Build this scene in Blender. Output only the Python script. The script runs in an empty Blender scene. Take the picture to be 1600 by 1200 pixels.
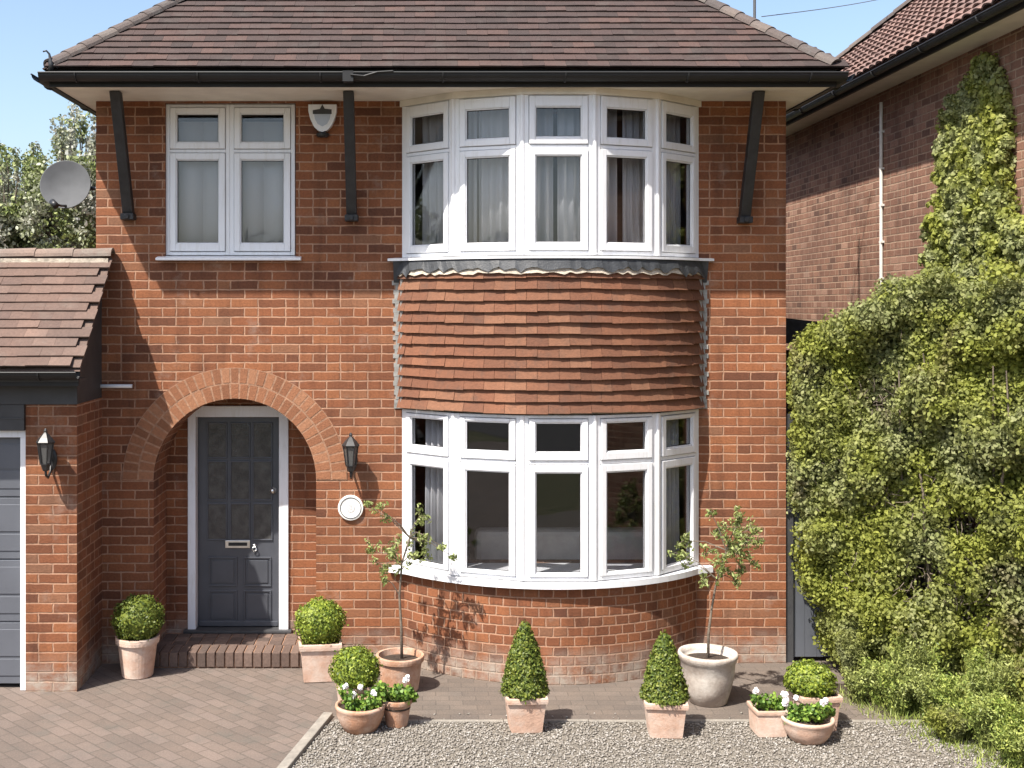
import bpy, bmesh, math, random
import numpy as np
from mathutils import Vector, Matrix, noise
from mathutils.geometry import tessellate_polygon

S = bpy.context.scene
COL = S.collection
R = math.radians
random.seed(7)
rng = np.random.default_rng(11)

# ------------------------------------------------------------------ camera
F, CX, HY, D0, CZ = 1805.0, 660.0, 480.0, 9.5, 2.93
cam_d = bpy.data.cameras.new('camera')
cam = bpy.data.objects.new('camera', cam_d)
COL.objects.link(cam)
cam.location = (0, -D0, CZ)
cam.rotation_euler = (R(90), 0, 0)
cam_d.sensor_width = 36
cam_d.lens = 36 * F / 1600
cam_d.shift_x = (800 - CX) / 1600
cam_d.shift_y = -(600 - HY) / 1600
cam_d.clip_end = 2000
S.camera = cam

def at(px, py, Y):
    """point seen at a photo pixel, at depth Y behind the facade plane"""
    d = D0 + Y
    return Vector(((px - CX) * d / F, Y, CZ - (py - HY) * d / F))

# ------------------------------------------------------------------ world, sun, exposure
SUN = Vector((-.97, -1.0, 2.05)).normalized()
w = bpy.data.worlds.new('World'); S.world = w; w.use_nodes = True
nt = w.node_tree; nt.nodes.clear()
sky = nt.nodes.new('ShaderNodeTexSky'); sky.sky_type = 'NISHITA'; sky.sun_disc = False
sky.sun_elevation = math.asin(SUN.z)
sky.sun_rotation = math.atan2(SUN.x, SUN.y)
sky.air_density = 1.0; sky.dust_density = 2.4; sky.ozone_density = 1.0; sky.altitude = 50
bg = nt.nodes.new('ShaderNodeBackground'); bg.inputs[1].default_value = 0.128
wo = nt.nodes.new('ShaderNodeOutputWorld')
nt.links.new(sky.outputs[0], bg.inputs[0]); nt.links.new(bg.outputs[0], wo.inputs[0])
sl = bpy.data.lights.new('sun', 'SUN'); sl.energy = 5.0; sl.angle = R(0.55); sl.color = (1, .94, .86)
so = bpy.data.objects.new('sun', sl); COL.objects.link(so)
so.rotation_euler = SUN.to_track_quat('Z', 'Y').to_euler(); so.location = (-12, -11, 25)
S.view_settings.view_transform = 'Standard'; S.view_settings.look = 'None'
S.view_settings.gamma = 1; S.view_settings.exposure = 0.97
S.cycles.max_bounces = 8; S.cycles.transparent_max_bounces = 12

# ------------------------------------------------------------------ materials
class NT:
    def __init__(s, name):
        s.m = bpy.data.materials.new(name); s.m.use_nodes = True
        s.t = s.m.node_tree; s.b = s.t.nodes['Principled BSDF']
        s.b.inputs['Roughness'].default_value = .8
        s.out = s.t.nodes['Material Output']
    def n(s, typ, **kw):
        x = s.t.nodes.new(typ)
        for k, v in kw.items():
            if k.startswith('i_'):
                x.inputs[int(k[2:])].default_value = v
            else: setattr(x, k, v)
        return x
    def l(s, a, b): s.t.links.new(a, b)
    def ramp(s, fac, stops, interp='LINEAR'):
        r = s.n('ShaderNodeValToRGB'); cr = r.color_ramp; cr.interpolation = interp
        while len(cr.elements) < len(stops): cr.elements.new(.5)
        for e, (p, c) in zip(cr.elements, stops):
            e.position = p; e.color = (*c, 1) if len(c) == 3 else c
        s.l(fac, r.inputs[0]); return r.outputs[0]
    def noise(s, vec, scale, detail=3, rough=.55):
        x = s.n('ShaderNodeTexNoise'); x.inputs['Scale'].default_value = scale
        x.inputs['Detail'].default_value = detail; x.inputs['Roughness'].default_value = rough
        if vec is not None: s.l(vec, x.inputs['Vector'])
        return x.outputs['Fac']
    def mix(s, fac, a, b, mode='MIX'):
        x = s.n('ShaderNodeMix', data_type='RGBA', blend_type=mode)
        for sock, v in ((x.inputs[0], fac), (x.inputs[6], a), (x.inputs[7], b)):
            if isinstance(v, (int, float)): sock.default_value = v
            elif isinstance(v, tuple): sock.default_value = (*v, 1)
            else: s.l(v, sock)
        return x.outputs[2]
    def math(s, op, a, b=0.0, c=None):
        x = s.n('ShaderNodeMath', operation=op)
        for i, v in enumerate((a, b, c)):
            if v is None: continue
            if isinstance(v, (int, float)): x.inputs[i].default_value = v
            else: s.l(v, x.inputs[i])
        return x.outputs[0]
    def bump(s, h, dist, strength=1.0):
        x = s.n('ShaderNodeBump'); x.inputs['Distance'].default_value = dist
        x.inputs['Strength'].default_value = strength; s.l(h, x.inputs['Height'])
        s.l(x.outputs[0], s.b.inputs['Normal'])
    def obj(s): return s.n('ShaderNodeTexCoord').outputs['Object']
    def color(s, c): 
        if isinstance(c, tuple): s.b.inputs['Base Color'].default_value = (*c, 1)
        else: s.l(c, s.b.inputs['Base Color'])
    def rough(s, v): s.b.inputs['Roughness'].default_value = v

def plain(name, c, rough=.6, var=.25, scale=9, metal=0, bump=0.0):
    """a paint, metal, clay ... with mottling so that it is never one flat colour"""
    k = NT(name); o = k.obj()
    f = k.noise(o, scale, 4)
    lo = tuple(x * (1 - var) for x in c); hi = tuple(min(1, x * (1 + var)) for x in c)
    k.color(k.ramp(f, [(.3, lo), (.7, hi)])); k.rough(rough)
    k.b.inputs['Metallic'].default_value = metal
    if bump: k.bump(k.noise(o, scale * 6, 3), bump)
    return k.m

def brickmat(name, bw, rh, stops, mortar, mort=.0055, stain=.7, base_pale=True, seed=0):
    k = NT(name)
    uv = k.n('ShaderNodeTexCoord').outputs['UV']
    wv = k.n('ShaderNodeTexNoise'); wv.inputs['Scale'].default_value = 13; wv.inputs['Detail'].default_value = 3
    k.l(uv, wv.inputs['Vector'])
    sub = k.n('ShaderNodeVectorMath', operation='SUBTRACT'); sub.inputs[1].default_value = (.5, .5, .5)
    k.l(wv.outputs['Color'], sub.inputs[0])
    sc = k.n('ShaderNodeVectorMath', operation='MULTIPLY_ADD'); sc.inputs[1].default_value = (.019, .0115, 0)
    k.l(sub.outputs[0], sc.inputs[0]); k.l(uv, sc.inputs[2])
    def bt(width, c1, c2, m, smooth=.5, off=.5):
        b = k.n('ShaderNodeTexBrick'); b.offset = off; b.squash = 1
        b.inputs['Color1'].default_value = (*c1, 1); b.inputs['Color2'].default_value = (*c2, 1)
        b.inputs['Mortar'].default_value = (*m, 1); b.inputs['Scale'].default_value = 1
        b.inputs['Mortar Size'].default_value = mort; b.inputs['Mortar Smooth'].default_value = smooth
        b.inputs['Brick Width'].default_value = width; b.inputs['Row Height'].default_value = rh
        k.l(sc.outputs[0], b.inputs['Vector']); return b
    b = bt(bw, (0, 0, 0), (1, 1, 1), (.5, .5, .5))
    # here and there a stretcher is really two headers
    hb = bt(bw / 2, (0, 0, 0), (1, 1, 1), (.5, .5, .5), off=0)
    bv = k.n('ShaderNodeSeparateColor'); k.l(b.outputs['Color'], bv.inputs[0])
    two = k.math('MULTIPLY', k.math('GREATER_THAN', bv.outputs[0], .52), k.math('LESS_THAN', bv.outputs[0], .66)) if bw > .15 else 0.0
    rnd = k.mix(two, b.outputs['Color'], hb.outputs['Color'])
    fac = k.math('ADD', b.outputs['Fac'], 0)
    if bw > .15: fac = k.math('MAXIMUM', fac, k.math('MULTIPLY', hb.outputs['Fac'], two))
    v = k.ramp(rnd, stops)
    n1 = k.noise(uv, 55, 4, .65)
    v = k.mix(.55, v, k.ramp(n1, [(.3, (.62, .58, .56)), (.7, (1.3, 1.29, 1.28))]), 'MULTIPLY')
    mo = k.mix(.5, mortar, k.ramp(k.noise(uv, 30, 4), [(.3, tuple(x * .6 for x in mortar)), (.7, tuple(x * 1.25 for x in mortar))]))
    c = k.mix(fac, v, mo)
    big = k.noise(uv, 1.3, 5, .6)
    c = k.mix(stain, c, k.ramp(big, [(.3, (.60, .57, .56)), (.5, (1, 1, 1)), (.72, (1.26, 1.23, 1.18))]), 'MULTIPLY')
    st = k.n('ShaderNodeMapping'); st.inputs['Scale'].default_value = (5.5, .7, 1); k.l(uv, st.inputs[0])
    c = k.mix(.75, c, k.ramp(k.noise(st.outputs[0], 1.6, 5, .65), [(.32, (.66, .64, .62)), (.5, (1, 1, 1)), (.75, (1.12, 1.1, 1.08))]), 'MULTIPLY')
    patch = k.math('MULTIPLY', k.ramp(k.noise(uv, 3.1, 6, .7), [(.58, (0, 0, 0)), (.74, (1, 1, 1))]), .35)
    c = k.mix(patch, c, (.34, .28, .23))
    if base_pale:
        sp = k.n('ShaderNodeSeparateXYZ'); k.l(uv, sp.inputs[0])
        h = k.math('SUBTRACT', .30, sp.outputs[1]); h = k.math('MULTIPLY', h, 5)
        h = k.math('MAXIMUM', k.math('MINIMUM', h, 1), 0)
        h = k.math('MULTIPLY', h, k.ramp(k.noise(uv, 6, 5, .7), [(.35, (0, 0, 0)), (.62, (1, 1, 1))]))
        c = k.mix(k.math('MULTIPLY', h, .85), c, (.34, .30, .25))
    k.color(c); k.rough(.9)
    hgt = k.math('SUBTRACT', 1, fac)
    hgt = k.math('ADD', hgt, k.math('MULTIPLY', n1, .45))
    k.bump(hgt, .007, .9)
    return k.m

ORANGE = [(0, (0.108, 0.039, 0.019)), (.10, (0.148, 0.053, 0.023)), (.3, (0.184, 0.065, 0.027)), (.6, (0.216, 0.076, 0.031)), (.9, (0.244, 0.092, 0.037)), (1, (0.189, 0.090, 0.049))]
M = {}
M['brick'] = brickmat('house brick', .225, .075, ORANGE, (.36, .205, .130), mort=.0078)
M['brick_head'] = brickmat('header brick', .1125, .075, ORANGE, (.36, .205, .130), mort=.0078)
M['brick_near'] = brickmat('neighbour brick', .17, .068, [(0, (.12, .062, .043)), (.12, (.19, .095, .063)), (.5, (.225, .115, .076)), (.85, (.255, .135, .09)), (1, (.32, .19, .135))],
                           (.34, .235, .165), mort=.008, base_pale=False)
k = NT('single brick'); g = k.n('ShaderNodeNewGeometry').outputs['Random Per Island']; o = k.obj()
c = k.ramp(g, ORANGE); c = k.mix(.6, c, k.ramp(k.noise(o, 60, 4, .65), [(.3, (.65, .62, .6)), (.7, (1.3, 1.3, 1.3))]), 'MULTIPLY')
k.color(c); k.rough(.9); k.bump(k.noise(o, 90, 3), .003); M['brick_one'] = k.m
k = NT('arch brick'); g = k.n('ShaderNodeNewGeometry').outputs['Random Per Island']; o = k.obj()
c = k.ramp(g, [(0, (.19, .078, .037)), (.3, (.24, .10, .048)), (.8, (.28, .122, .060)), (1, (.31, .15, .08))]); c = k.mix(.6, c, k.ramp(k.noise(o, 60, 4, .65), [(.3, (.7, .68, .66)), (.7, (1.25, 1.22, 1.2))]), 'MULTIPLY')
k.color(c); k.rough(.9); k.bump(k.noise(o, 90, 3), .003); M['brick_arch'] = k.m
k = NT('worn step brick'); g = k.n('ShaderNodeNewGeometry').outputs['Random Per Island']
k.color(k.mix(.6, k.ramp(g, [(0, (.075, .052, .042)), (.5, (.115, .075, .058)), (1, (.155, .105, .082))]), k.ramp(k.noise(k.obj(), 50, 4), [(.3, (.6, .6, .6)), (.7, (1.3, 1.3, 1.3))]), 'MULTIPLY')); k.rough(.85); M['brick_step'] = k.m
M['mortar'] = plain('mortar', (.31, .172, .105), .95, .3, 25, bump=.004)
M['pale_mortar'] = plain('pale mortar', (.46, .40, .32), .95, .35, 22, bump=.006)
M['lead'] = plain('lead', (0.033, 0.036, 0.040), .55, .35, 14, bump=.003)
M['lead_light'] = plain('weathered lead', (.27, .265, .245), .6, .3, 18, bump=.003)

def tilemat(name, stops, moss=.25, mossc=(.12, .11, .085)):
    k = NT(name); g = k.n('ShaderNodeNewGeometry').outputs['Random Per Island']; o = k.obj()
    c = k.ramp(g, stops)
    c = k.mix(.7, c, k.ramp(k.noise(o, 45, 4, .7), [(.3, (.75, .75, .76)), (.7, (1.22, 1.21, 1.2))]), 'MULTIPLY')
    c = k.mix(.6, c, k.ramp(k.noise(o, 1.4, 4, .6), [(.3, (.78, .82, .86)), (.7, (1.25, 1.12, 1.05))]), 'MULTIPLY')
    f = k.math('MULTIPLY', k.ramp(k.noise(o, 5, 6, .75), [(.52, (0, 0, 0)), (.68, (1, 1, 1))]), moss)
    c = k.mix(f, c, mossc); k.color(c); k.rough(.88); k.bump(k.noise(o, 70, 4, .7), .004)
    return k.m
M['tile_main'] = tilemat('roof tiles', [(0, (0.034, 0.023, 0.020)), (.35, (0.045, 0.029, 0.025)), (.75, (0.051, 0.032, 0.028)), (1, (0.072, 0.042, 0.034))], .45, (0.069, 0.058, 0.050))
M['tile_gar'] = tilemat('garage roof tiles', [(0, (0.094, 0.062, 0.050)), (.4, (0.113, 0.074, 0.058)), (.8, (0.127, 0.084, 0.066)), (1, (0.159, 0.106, 0.083))], .3, (0.165, 0.140, 0.116))
M['tile_hang'] = tilemat('hanging tiles', [(0, (0.123, 0.052, 0.028)), (.35, (0.148, 0.062, 0.033)), (.75, (0.166, 0.071, 0.037)), (1, (0.201, 0.096, 0.053))], .5, (.075, .047, .034))
M['tile_near'] = tilemat('neighbour roof tiles', [(0, (0.138, 0.088, 0.074)), (.5, (0.172, 0.109, 0.092)), (1, (0.218, 0.139, 0.116))], .15)
M['hip'] = tilemat('hip tiles', [(0, (0.066, 0.055, 0.051)), (.5, (0.094, 0.075, 0.066)), (1, (0.127, 0.110, 0.096))], .5, (0.143, 0.145, 0.132))
M['ridge'] = tilemat('ridge tiles', [(0, (0.119, 0.091, 0.077)), (.5, (0.154, 0.115, 0.095)), (1, (0.196, 0.154, 0.126))], .5, (0.210, 0.203, 0.175))
k = NT('white plastic frame'); o = k.obj(); mp = k.n('ShaderNodeMapping'); mp.inputs['Scale'].default_value = (9, 9, 1.4); k.l(o, mp.inputs[0])
k.color(k.mix(k.math('MULTIPLY', k.ramp(k.noise(mp.outputs[0], 3, 6, .7), [(.5, (0, 0, 0)), (.75, (1, 1, 1))]), .4), (.75, .76, .78), (.50, .48, .42))); k.rough(.35); M['white'] = k.m
M['offwhite'] = plain('cream soffit paint', (.68, .64, .56), .55, .10, 5)
M['black'] = plain('black gloss gutter', (.008, .008, .0085), .6, .3, 8)
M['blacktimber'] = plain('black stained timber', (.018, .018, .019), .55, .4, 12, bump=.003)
M['slate'] = plain('slate grey door paint', (0.061, 0.065, 0.076), .38, .12, 6)
M['garage_paint'] = plain('blue grey garage paint', (0.098, 0.105, 0.121), .42, .10, 3)
M['charcoal'] = plain('charcoal board', (.045, .045, .047), .6, .2, 6, bump=.002)
M['steel'] = plain('brushed steel', (.62, .62, .6), .28, .1, 20, metal=1)
M['iron'] = plain('black iron', (.02, .02, .021), .42, .3, 30)
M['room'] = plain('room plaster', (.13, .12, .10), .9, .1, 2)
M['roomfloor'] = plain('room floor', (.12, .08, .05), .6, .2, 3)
M['white_gloss'] = plain('white enamel', (.8, .78, .72), .25, .04, 30)
M['dish'] = plain('grey dish', (.088, .093, .10), .8, .12, 8)
M['cloth'] = plain('pale cloth', (.6, .58, .54), .9, .12, 8, bump=.004)
M['concrete'] = plain('pale concrete edging', (.23, .21, .18), .9, .25, 14, bump=.004)
M['soil'] = plain('soil', (.045, .03, .02), 1, .5, 40, bump=.01)
M['bark'] = plain('grey bark', (.15, .12, .09), .9, .35, 25, bump=.006)
M['bark_dark'] = plain('dark bark', (.06, .045, .035), .95, .35, 20, bump=.006)
M['petal'] = plain('white petals', (.82, .78, .78), .6, .06, 60)
M['cable'] = plain('white cable', (.62, .60, .56), .5, .1, 10)
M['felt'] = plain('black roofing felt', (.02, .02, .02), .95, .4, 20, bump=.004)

def claymat(name, c, pale, amt):
    k = NT(name); o = k.obj()
    base = k.ramp(k.noise(o, 12, 5, .6), [(.3, tuple(x * .82 for x in c)), (.7, tuple(x * 1.12 for x in c))])
    f = k.ramp(k.noise(o, 5, 7, .72), [(.42, (0, 0, 0)), (.66, (1, 1, 1))])
    cc = k.mix(k.math('MULTIPLY', f, amt), base, pale)
    dk = k.ramp(k.noise(o, 21, 6, .75), [(.56, (0, 0, 0)), (.72, (1, 1, 1))])
    cc = k.mix(k.math('MULTIPLY', dk, .35), cc, tuple(x * .4 for x in c))
    k.color(cc); k.rough(.9); k.bump(k.noise(o, 70, 4), .0025); return k.m
M['clay'] = claymat('terracotta', (.40, .21, .125), (.60, .50, .42), .6)
M['clay_pink'] = claymat('pale terracotta', (.52, .34, .25), (.62, .53, .45), .8)
M['clay_old'] = claymat('limed terracotta', (.38, .32, .27), (.62, .58, .52), .9)

k = NT('window glass'); k.t.nodes.remove(k.b)
tr = k.n('ShaderNodeBsdfTransparent', i_0=(.86, .865, .875, 1)); gl = k.n('ShaderNodeBsdfGlossy'); gl.inputs['Roughness'].default_value = .015
gl.inputs['Color'].default_value = (1, 1, 1, 1)
lw = k.n('ShaderNodeLayerWeight'); lw.inputs[0].default_value = .5
f = k.math('MINIMUM', k.math('MULTIPLY_ADD', k.math('POWER', lw.outputs[1], 5), .9, .04), 1)
wob = k.n('ShaderNodeBump'); wob.inputs['Distance'].default_value = .004; wob.inputs['Strength'].default_value = .35
k.l(k.noise(k.obj(), 2.6, 1), wob.inputs['Height']); k.l(wob.outputs[0], gl.inputs['Normal'])
mx = k.n('ShaderNodeMixShader'); k.l(f, mx.inputs[0]); k.l(tr.outputs[0], mx.inputs[1]); k.l(gl.outputs[0], mx.inputs[2])
k.l(mx.outputs[0], k.out.inputs[0]); M['glass'] = k.m

k = NT('frosted door glass'); k.color(k.ramp(k.noise(k.obj(), 14, 3), [(.35, (.035, .035, .036)), (.7, (.075, .075, .072))])); k.rough(.12); k.bump(k.noise(k.obj(), 60, 2), .003); M['doorglass'] = k.m
k = NT('net curtain'); 
tl = k.n('ShaderNodeBsdfTranslucent', i_0=(.75, .75, .75, 1)); k.color((.78, .78, .79)); ms = k.n('ShaderNodeMixShader', i_0=.35)
k.l(k.b.outputs[0], ms.inputs[1]); k.l(tl.outputs[0], ms.inputs[2]); k.l(ms.outputs[0], k.out.inputs[0]); M['net'] = k.m

def leafmat(name, stops, hue2=None, scale=2.5, trans=.3, rough=.5):
    """leaf-to-leaf variation (per leaf) and sprays of a second green"""
    k = NT(name); g = k.n('ShaderNodeNewGeometry').outputs['Random Per Island']
    c = k.ramp(g, stops)
    if hue2:
        f = k.ramp(k.noise(k.obj(), scale, 4, .6), [(.42, (0, 0, 0)), (.6, (1, 1, 1))])
        c = k.mix(k.math('MULTIPLY', f, .85), c, k.ramp(g, hue2))
    if name.startswith('hedge'):
        f3 = k.ramp(k.noise(k.obj(), 1.5, 5, .7), [(.56, (0, 0, 0)), (.66, (1, 1, 1))])
        c = k.mix(k.math('MULTIPLY', f3, .7), c, k.ramp(g, [(0, (.07, .045, .03)), (.6, (.17, .13, .085)), (1, (.28, .25, .17))]))
    k.color(c); k.rough(rough); k.b.inputs['Specular IOR Level'].default_value = .35
    t = k.n('ShaderNodeBsdfTranslucent'); k.l(c, t.inputs[0]); s2 = k.n('ShaderNodeMixShader', i_0=trans)
    k.l(k.b.outputs[0], s2.inputs[1]); k.l(t.outputs[0], s2.inputs[2]); k.l(s2.outputs[0], k.out.inputs[0]); return k.m
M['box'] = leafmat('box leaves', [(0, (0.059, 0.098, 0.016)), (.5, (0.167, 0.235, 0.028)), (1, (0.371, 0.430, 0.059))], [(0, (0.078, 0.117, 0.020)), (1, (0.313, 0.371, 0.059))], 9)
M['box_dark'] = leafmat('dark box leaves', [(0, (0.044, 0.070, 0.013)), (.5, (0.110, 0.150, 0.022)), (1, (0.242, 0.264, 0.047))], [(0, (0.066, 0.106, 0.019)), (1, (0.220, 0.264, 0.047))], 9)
M['hedge'] = leafmat('hedge leaves', [(0, (0.195, 0.221, 0.036)), (.5, (0.260, 0.286, 0.052)), (1, (0.351, 0.370, 0.078))],
                     [(0, (0.195, 0.221, 0.091)), (.5, (0.260, 0.280, 0.130)), (1, (0.351, 0.364, 0.195))], 2.2, .42, .7)
M['ivy'] = leafmat('ivy leaves', [(0, (0.208, 0.234, 0.039)), (.5, (0.286, 0.312, 0.058)), (1, (0.416, 0.429, 0.091))],
                   [(0, (0.221, 0.247, 0.104)), (.5, (0.299, 0.325, 0.169)), (1, (0.416, 0.429, 0.247))], 3.2, .42, .7)
M['fern'] = leafmat('soft green leaves', [(0, (0.110, 0.166, 0.030)), (.5, (0.242, 0.315, 0.061)), (1, (0.440, 0.481, 0.120))], [(0, (0.176, 0.204, 0.068)), (1, (0.373, 0.407, 0.134))], 3)
M['olive'] = leafmat('olive leaves', [(0, (0.129, 0.172, 0.043)), (.5, (0.243, 0.286, 0.086)), (1, (0.400, 0.443, 0.186))], None, 3)
M['flower_leaf'] = leafmat('bedding leaves', [(0, (0.056, 0.112, 0.022)), (.5, (0.131, 0.243, 0.037)), (1, (0.318, 0.449, 0.075))], None, 3)
M['tree_far'] = leafmat('far tree leaves', [(0, (0.090, 0.120, 0.045)), (.5, (0.194, 0.239, 0.075)), (1, (0.359, 0.404, 0.149))],
                        [(0, (0.239, 0.232, 0.179)), (.5, (0.448, 0.434, 0.374)), (1, (0.632, 0.632, 0.632))], 2.0)
M['dry'] = leafmat('dry twigs', [(0, (.09, .055, .04)), (1, (.22, .16, .12))], None, 3, .1)

# paving and gravel
k = NT('block paving'); o = k.obj(); mp = k.n('ShaderNodeMapping'); mp.inputs['Rotation'].default_value = (0, 0, R(45)); k.l(o, mp.inputs[0])
b = k.n('ShaderNodeTexBrick'); b.inputs['Scale'].default_value = 1; b.inputs['Brick Width'].default_value = .2; b.inputs['Row Height'].default_value = .1
b.inputs['Mortar Size'].default_value = .004; b.inputs['Mortar Smooth'].default_value = .3
b.inputs['Color1'].default_value = (0, 0, 0, 1); b.inputs['Color2'].default_value = (1, 1, 1, 1); k.l(mp.outputs[0], b.inputs[0])
c = k.ramp(b.outputs['Color'], [(0, (0.119, 0.093, 0.077)), (.5, (0.136, 0.106, 0.088)), (1, (0.151, 0.118, 0.100))])
c = k.mix(k.math('MULTIPLY', b.outputs['Fac'], .4), c, (.075, .065, .052))
c = k.mix(.75, c, k.ramp(k.noise(o, 1.7, 6, .65), [(.3, (.82, .84, .86)), (.7, (1.2, 1.16, 1.12))]), 'MULTIPLY')
c = k.mix(.7, c, k.ramp(k.noise(o, 80, 4, .7), [(.3, (.7, .7, .7)), (.7, (1.3, 1.3, 1.3))]), 'MULTIPLY')
c = k.mix(k.math('MULTIPLY', k.ramp(k.noise(o, 4, 6, .7), [(.52, (0, 0, 0)), (.66, (1, 1, 1))]), .5), c, (.10, .092, .078))
c = k.mix(k.math('MULTIPLY', k.ramp(k.noise(o, 2.3, 7, .75), [(.56, (0, 0, 0)), (.7, (1, 1, 1))]), .35), c, (.055, .05, .042))
k.color(c); k.rough(.9)
k.bump(k.math('ADD', k.math('SUBTRACT', 1, b.outputs['Fac']), k.math('MULTIPLY', k.noise(o, 60, 4), .6)), .006); M['paving'] = k.m
k = NT('path paving'); o = k.obj()
b = k.n('ShaderNodeTexBrick'); b.inputs['Scale'].default_value = 1; b.inputs['Brick Width'].default_value = .2; b.inputs['Row Height'].default_value = .1
b.inputs['Mortar Size'].default_value = .004; b.inputs['Color1'].default_value = (0, 0, 0, 1); b.inputs['Color2'].default_value = (1, 1, 1, 1); k.l(o, b.inputs[0])
c = k.ramp(b.outputs['Color'], [(0, (0.105, 0.087, 0.073)), (.5, (0.118, 0.097, 0.080)), (1, (0.132, 0.110, 0.092))])
c = k.mix(k.math('MULTIPLY', b.outputs['Fac'], .5), c, (.065, .055, .046))
c = k.mix(.8, c, k.ramp(k.noise(o, 2.5, 6, .65), [(.3, (.8, .82, .85)), (.7, (1.22, 1.15, 1.1))]), 'MULTIPLY')
c = k.mix(.6, c, k.ramp(k.noise(o, 80, 4, .7), [(.3, (.7, .7, .7)), (.7, (1.3, 1.3, 1.3))]), 'MULTIPLY')
k.color(c); k.rough(.9); k.bump(k.noise(o, 60, 4), .004); M['path'] = k.m
k = NT('gravel bed'); o = k.obj(); v = k.n('ShaderNodeTexVoronoi'); v.inputs['Scale'].default_value = 70; k.l(o, v.inputs[0])
c = k.ramp(v.outputs['Color'], [(0, (.10, .088, .07)), (1, (.24, .215, .18))]); k.color(c); k.rough(.95)
k.bump(v.outputs['Distance'], .012); M['gravel_bed'] = k.m
k = NT('pebbles'); g = k.n('ShaderNodeNewGeometry').outputs['Random Per Island']
k.color(k.ramp(g, [(0, (0.120, 0.104, 0.086)), (.2, (0.192, 0.171, 0.145)), (.7, (0.246, 0.226, 0.195)), (1, (0.348, 0.329, 0.302))])); k.rough(.85); M['pebble'] = k.m
k = NT('lawn and earth'); o = k.obj()
k.color(k.ramp(k.noise(o, 3, 6, .7), [(.35, (.06, .07, .025)), (.65, (.12, .11, .06))])); k.rough(1); M['earth'] = k.m
k = NT('asphalt'); o = k.obj()
k.color(k.ramp(k.noise(o, 40, 6, .7), [(.35, (.04, .04, .042)), (.65, (.075, .073, .07))])); k.rough(.95); M['asphalt'] = k.m

# ------------------------------------------------------------------ mesh helper
class MB:
    def __init__(s): s.v = []; s.f = []; s.uv = []; s.T = None
    def p(s, q):
        s.v.append(tuple(s.T(q)) if s.T else tuple(q)); return len(s.v) - 1
    def poly(s, pts, uv=None):
        s.f.append([s.p(q) for q in pts]); s.uv.append(uv)
    def box(s, x0, x1, y0, y1, z0, z1):
        i = [s.p((x, y, z)) for x in (x0, x1) for y in (y0, y1) for z in (z0, z1)]
        for q in ((0, 1, 3, 2), (4, 6, 7, 5), (0, 4, 5, 1), (2, 3, 7, 6), (0, 2, 6, 4), (1, 5, 7, 3)):
            s.f.append([i[a] for a in q]); s.uv.append(None)
    def hexa(s, a):   # a = 8 points: bottom ring of 4, top ring of 4
        i = [s.p(q) for q in a]
        for q in ((3, 2, 1, 0), (4, 5, 6, 7), (0, 1, 5, 4), (1, 2, 6, 5), (2, 3, 7, 6), (3, 0, 4, 7)):
            s.f.append([i[b] for b in q]); s.uv.append(None)
    def tube(s, pts, rad, n=8, caps=True):
        pts = [Vector(q) for q in pts]
        if isinstance(rad, (int, float)): rad = [rad] * len(pts)
        rings = []; up = None
        for j, q in enumerate(pts):
            t = (pts[min(j + 1, len(pts) - 1)] - pts[max(j - 1, 0)]).normalized()
            if up is None: up = Vector((0, 0, 1)) if abs(t.z) < .9 else Vector((1, 0, 0))
            a = t.cross(up).normalized(); b = a.cross(t).normalized(); up = b
            rings.append([s.p(q + (a * math.cos(2 * math.pi * i / n) + b * math.sin(2 * math.pi * i / n)) * rad[j]) for i in range(n)])
        for r0, r1 in zip(rings, rings[1:]):
            for i in range(n):
                s.f.append([r0[i], r0[(i + 1) % n], r1[(i + 1) % n], r1[i]]); s.uv.append(None)
        if caps:
            s.f.append(rings[0][::-1]); s.uv.append(None); s.f.append(rings[-1]); s.uv.append(None)
    def lathe(s, prof, n=32, sq=0.0, c=(0, 0, 0), rot=0):
        """prof [(r,z)...]; sq>0 pulls the section towards a rounded square"""
        rings = []
        for r, z in prof:
            ring = []
            for i in range(n):
                a = 2 * math.pi * i / n; ca, sa = math.cos(a), math.sin(a)
                kf = 1.0
                if sq: kf = (1 - sq) + sq * (1 / max(abs(ca), abs(sa))) * .93
                x, y = ca * r * kf, sa * r * kf
                ring.append(s.p((c[0] + x * math.cos(rot) - y * math.sin(rot), c[1] + x * math.sin(rot) + y * math.cos(rot), c[2] + z)))
            rings.append(ring)
        for r0, r1 in zip(rings, rings[1:]):
            for i in range(n):
                s.f.append([r0[i], r0[(i + 1) % n], r1[(i + 1) % n], r1[i]]); s.uv.append(None)
        s.f.append(rings[0][::-1]); s.uv.append(None); s.f.append(rings[-1]); s.uv.append(None)
    def build(s, name, mat, parent=None, smooth=False, bevel=0, loc=None):
        me = bpy.data.meshes.new(name)
        me.from_pydata(s.v, [], s.f)
        me.update()
        ul = me.uv_layers.new(name='UVMap')
        vs = me.vertices
        for pi, pl in enumerate(me.polygons):
            u = s.uv[pi]
            if u:
                for k_, li in enumerate(pl.loop_indices): ul.data[li].uv = u[k_]
            else:
                n = pl.normal; ax = max(range(3), key=lambda i: abs(n[i]))
                for li in pl.loop_indices:
                    q = vs[me.loops[li].vertex_index].co
                    ul.data[li].uv = (q.y, q.z) if ax == 0 else (q.x, q.z) if ax == 1 else (q.x, q.y)
            if smooth: pl.use_smooth = True
        return link(name, me, mat, parent, bevel, loc)

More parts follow.
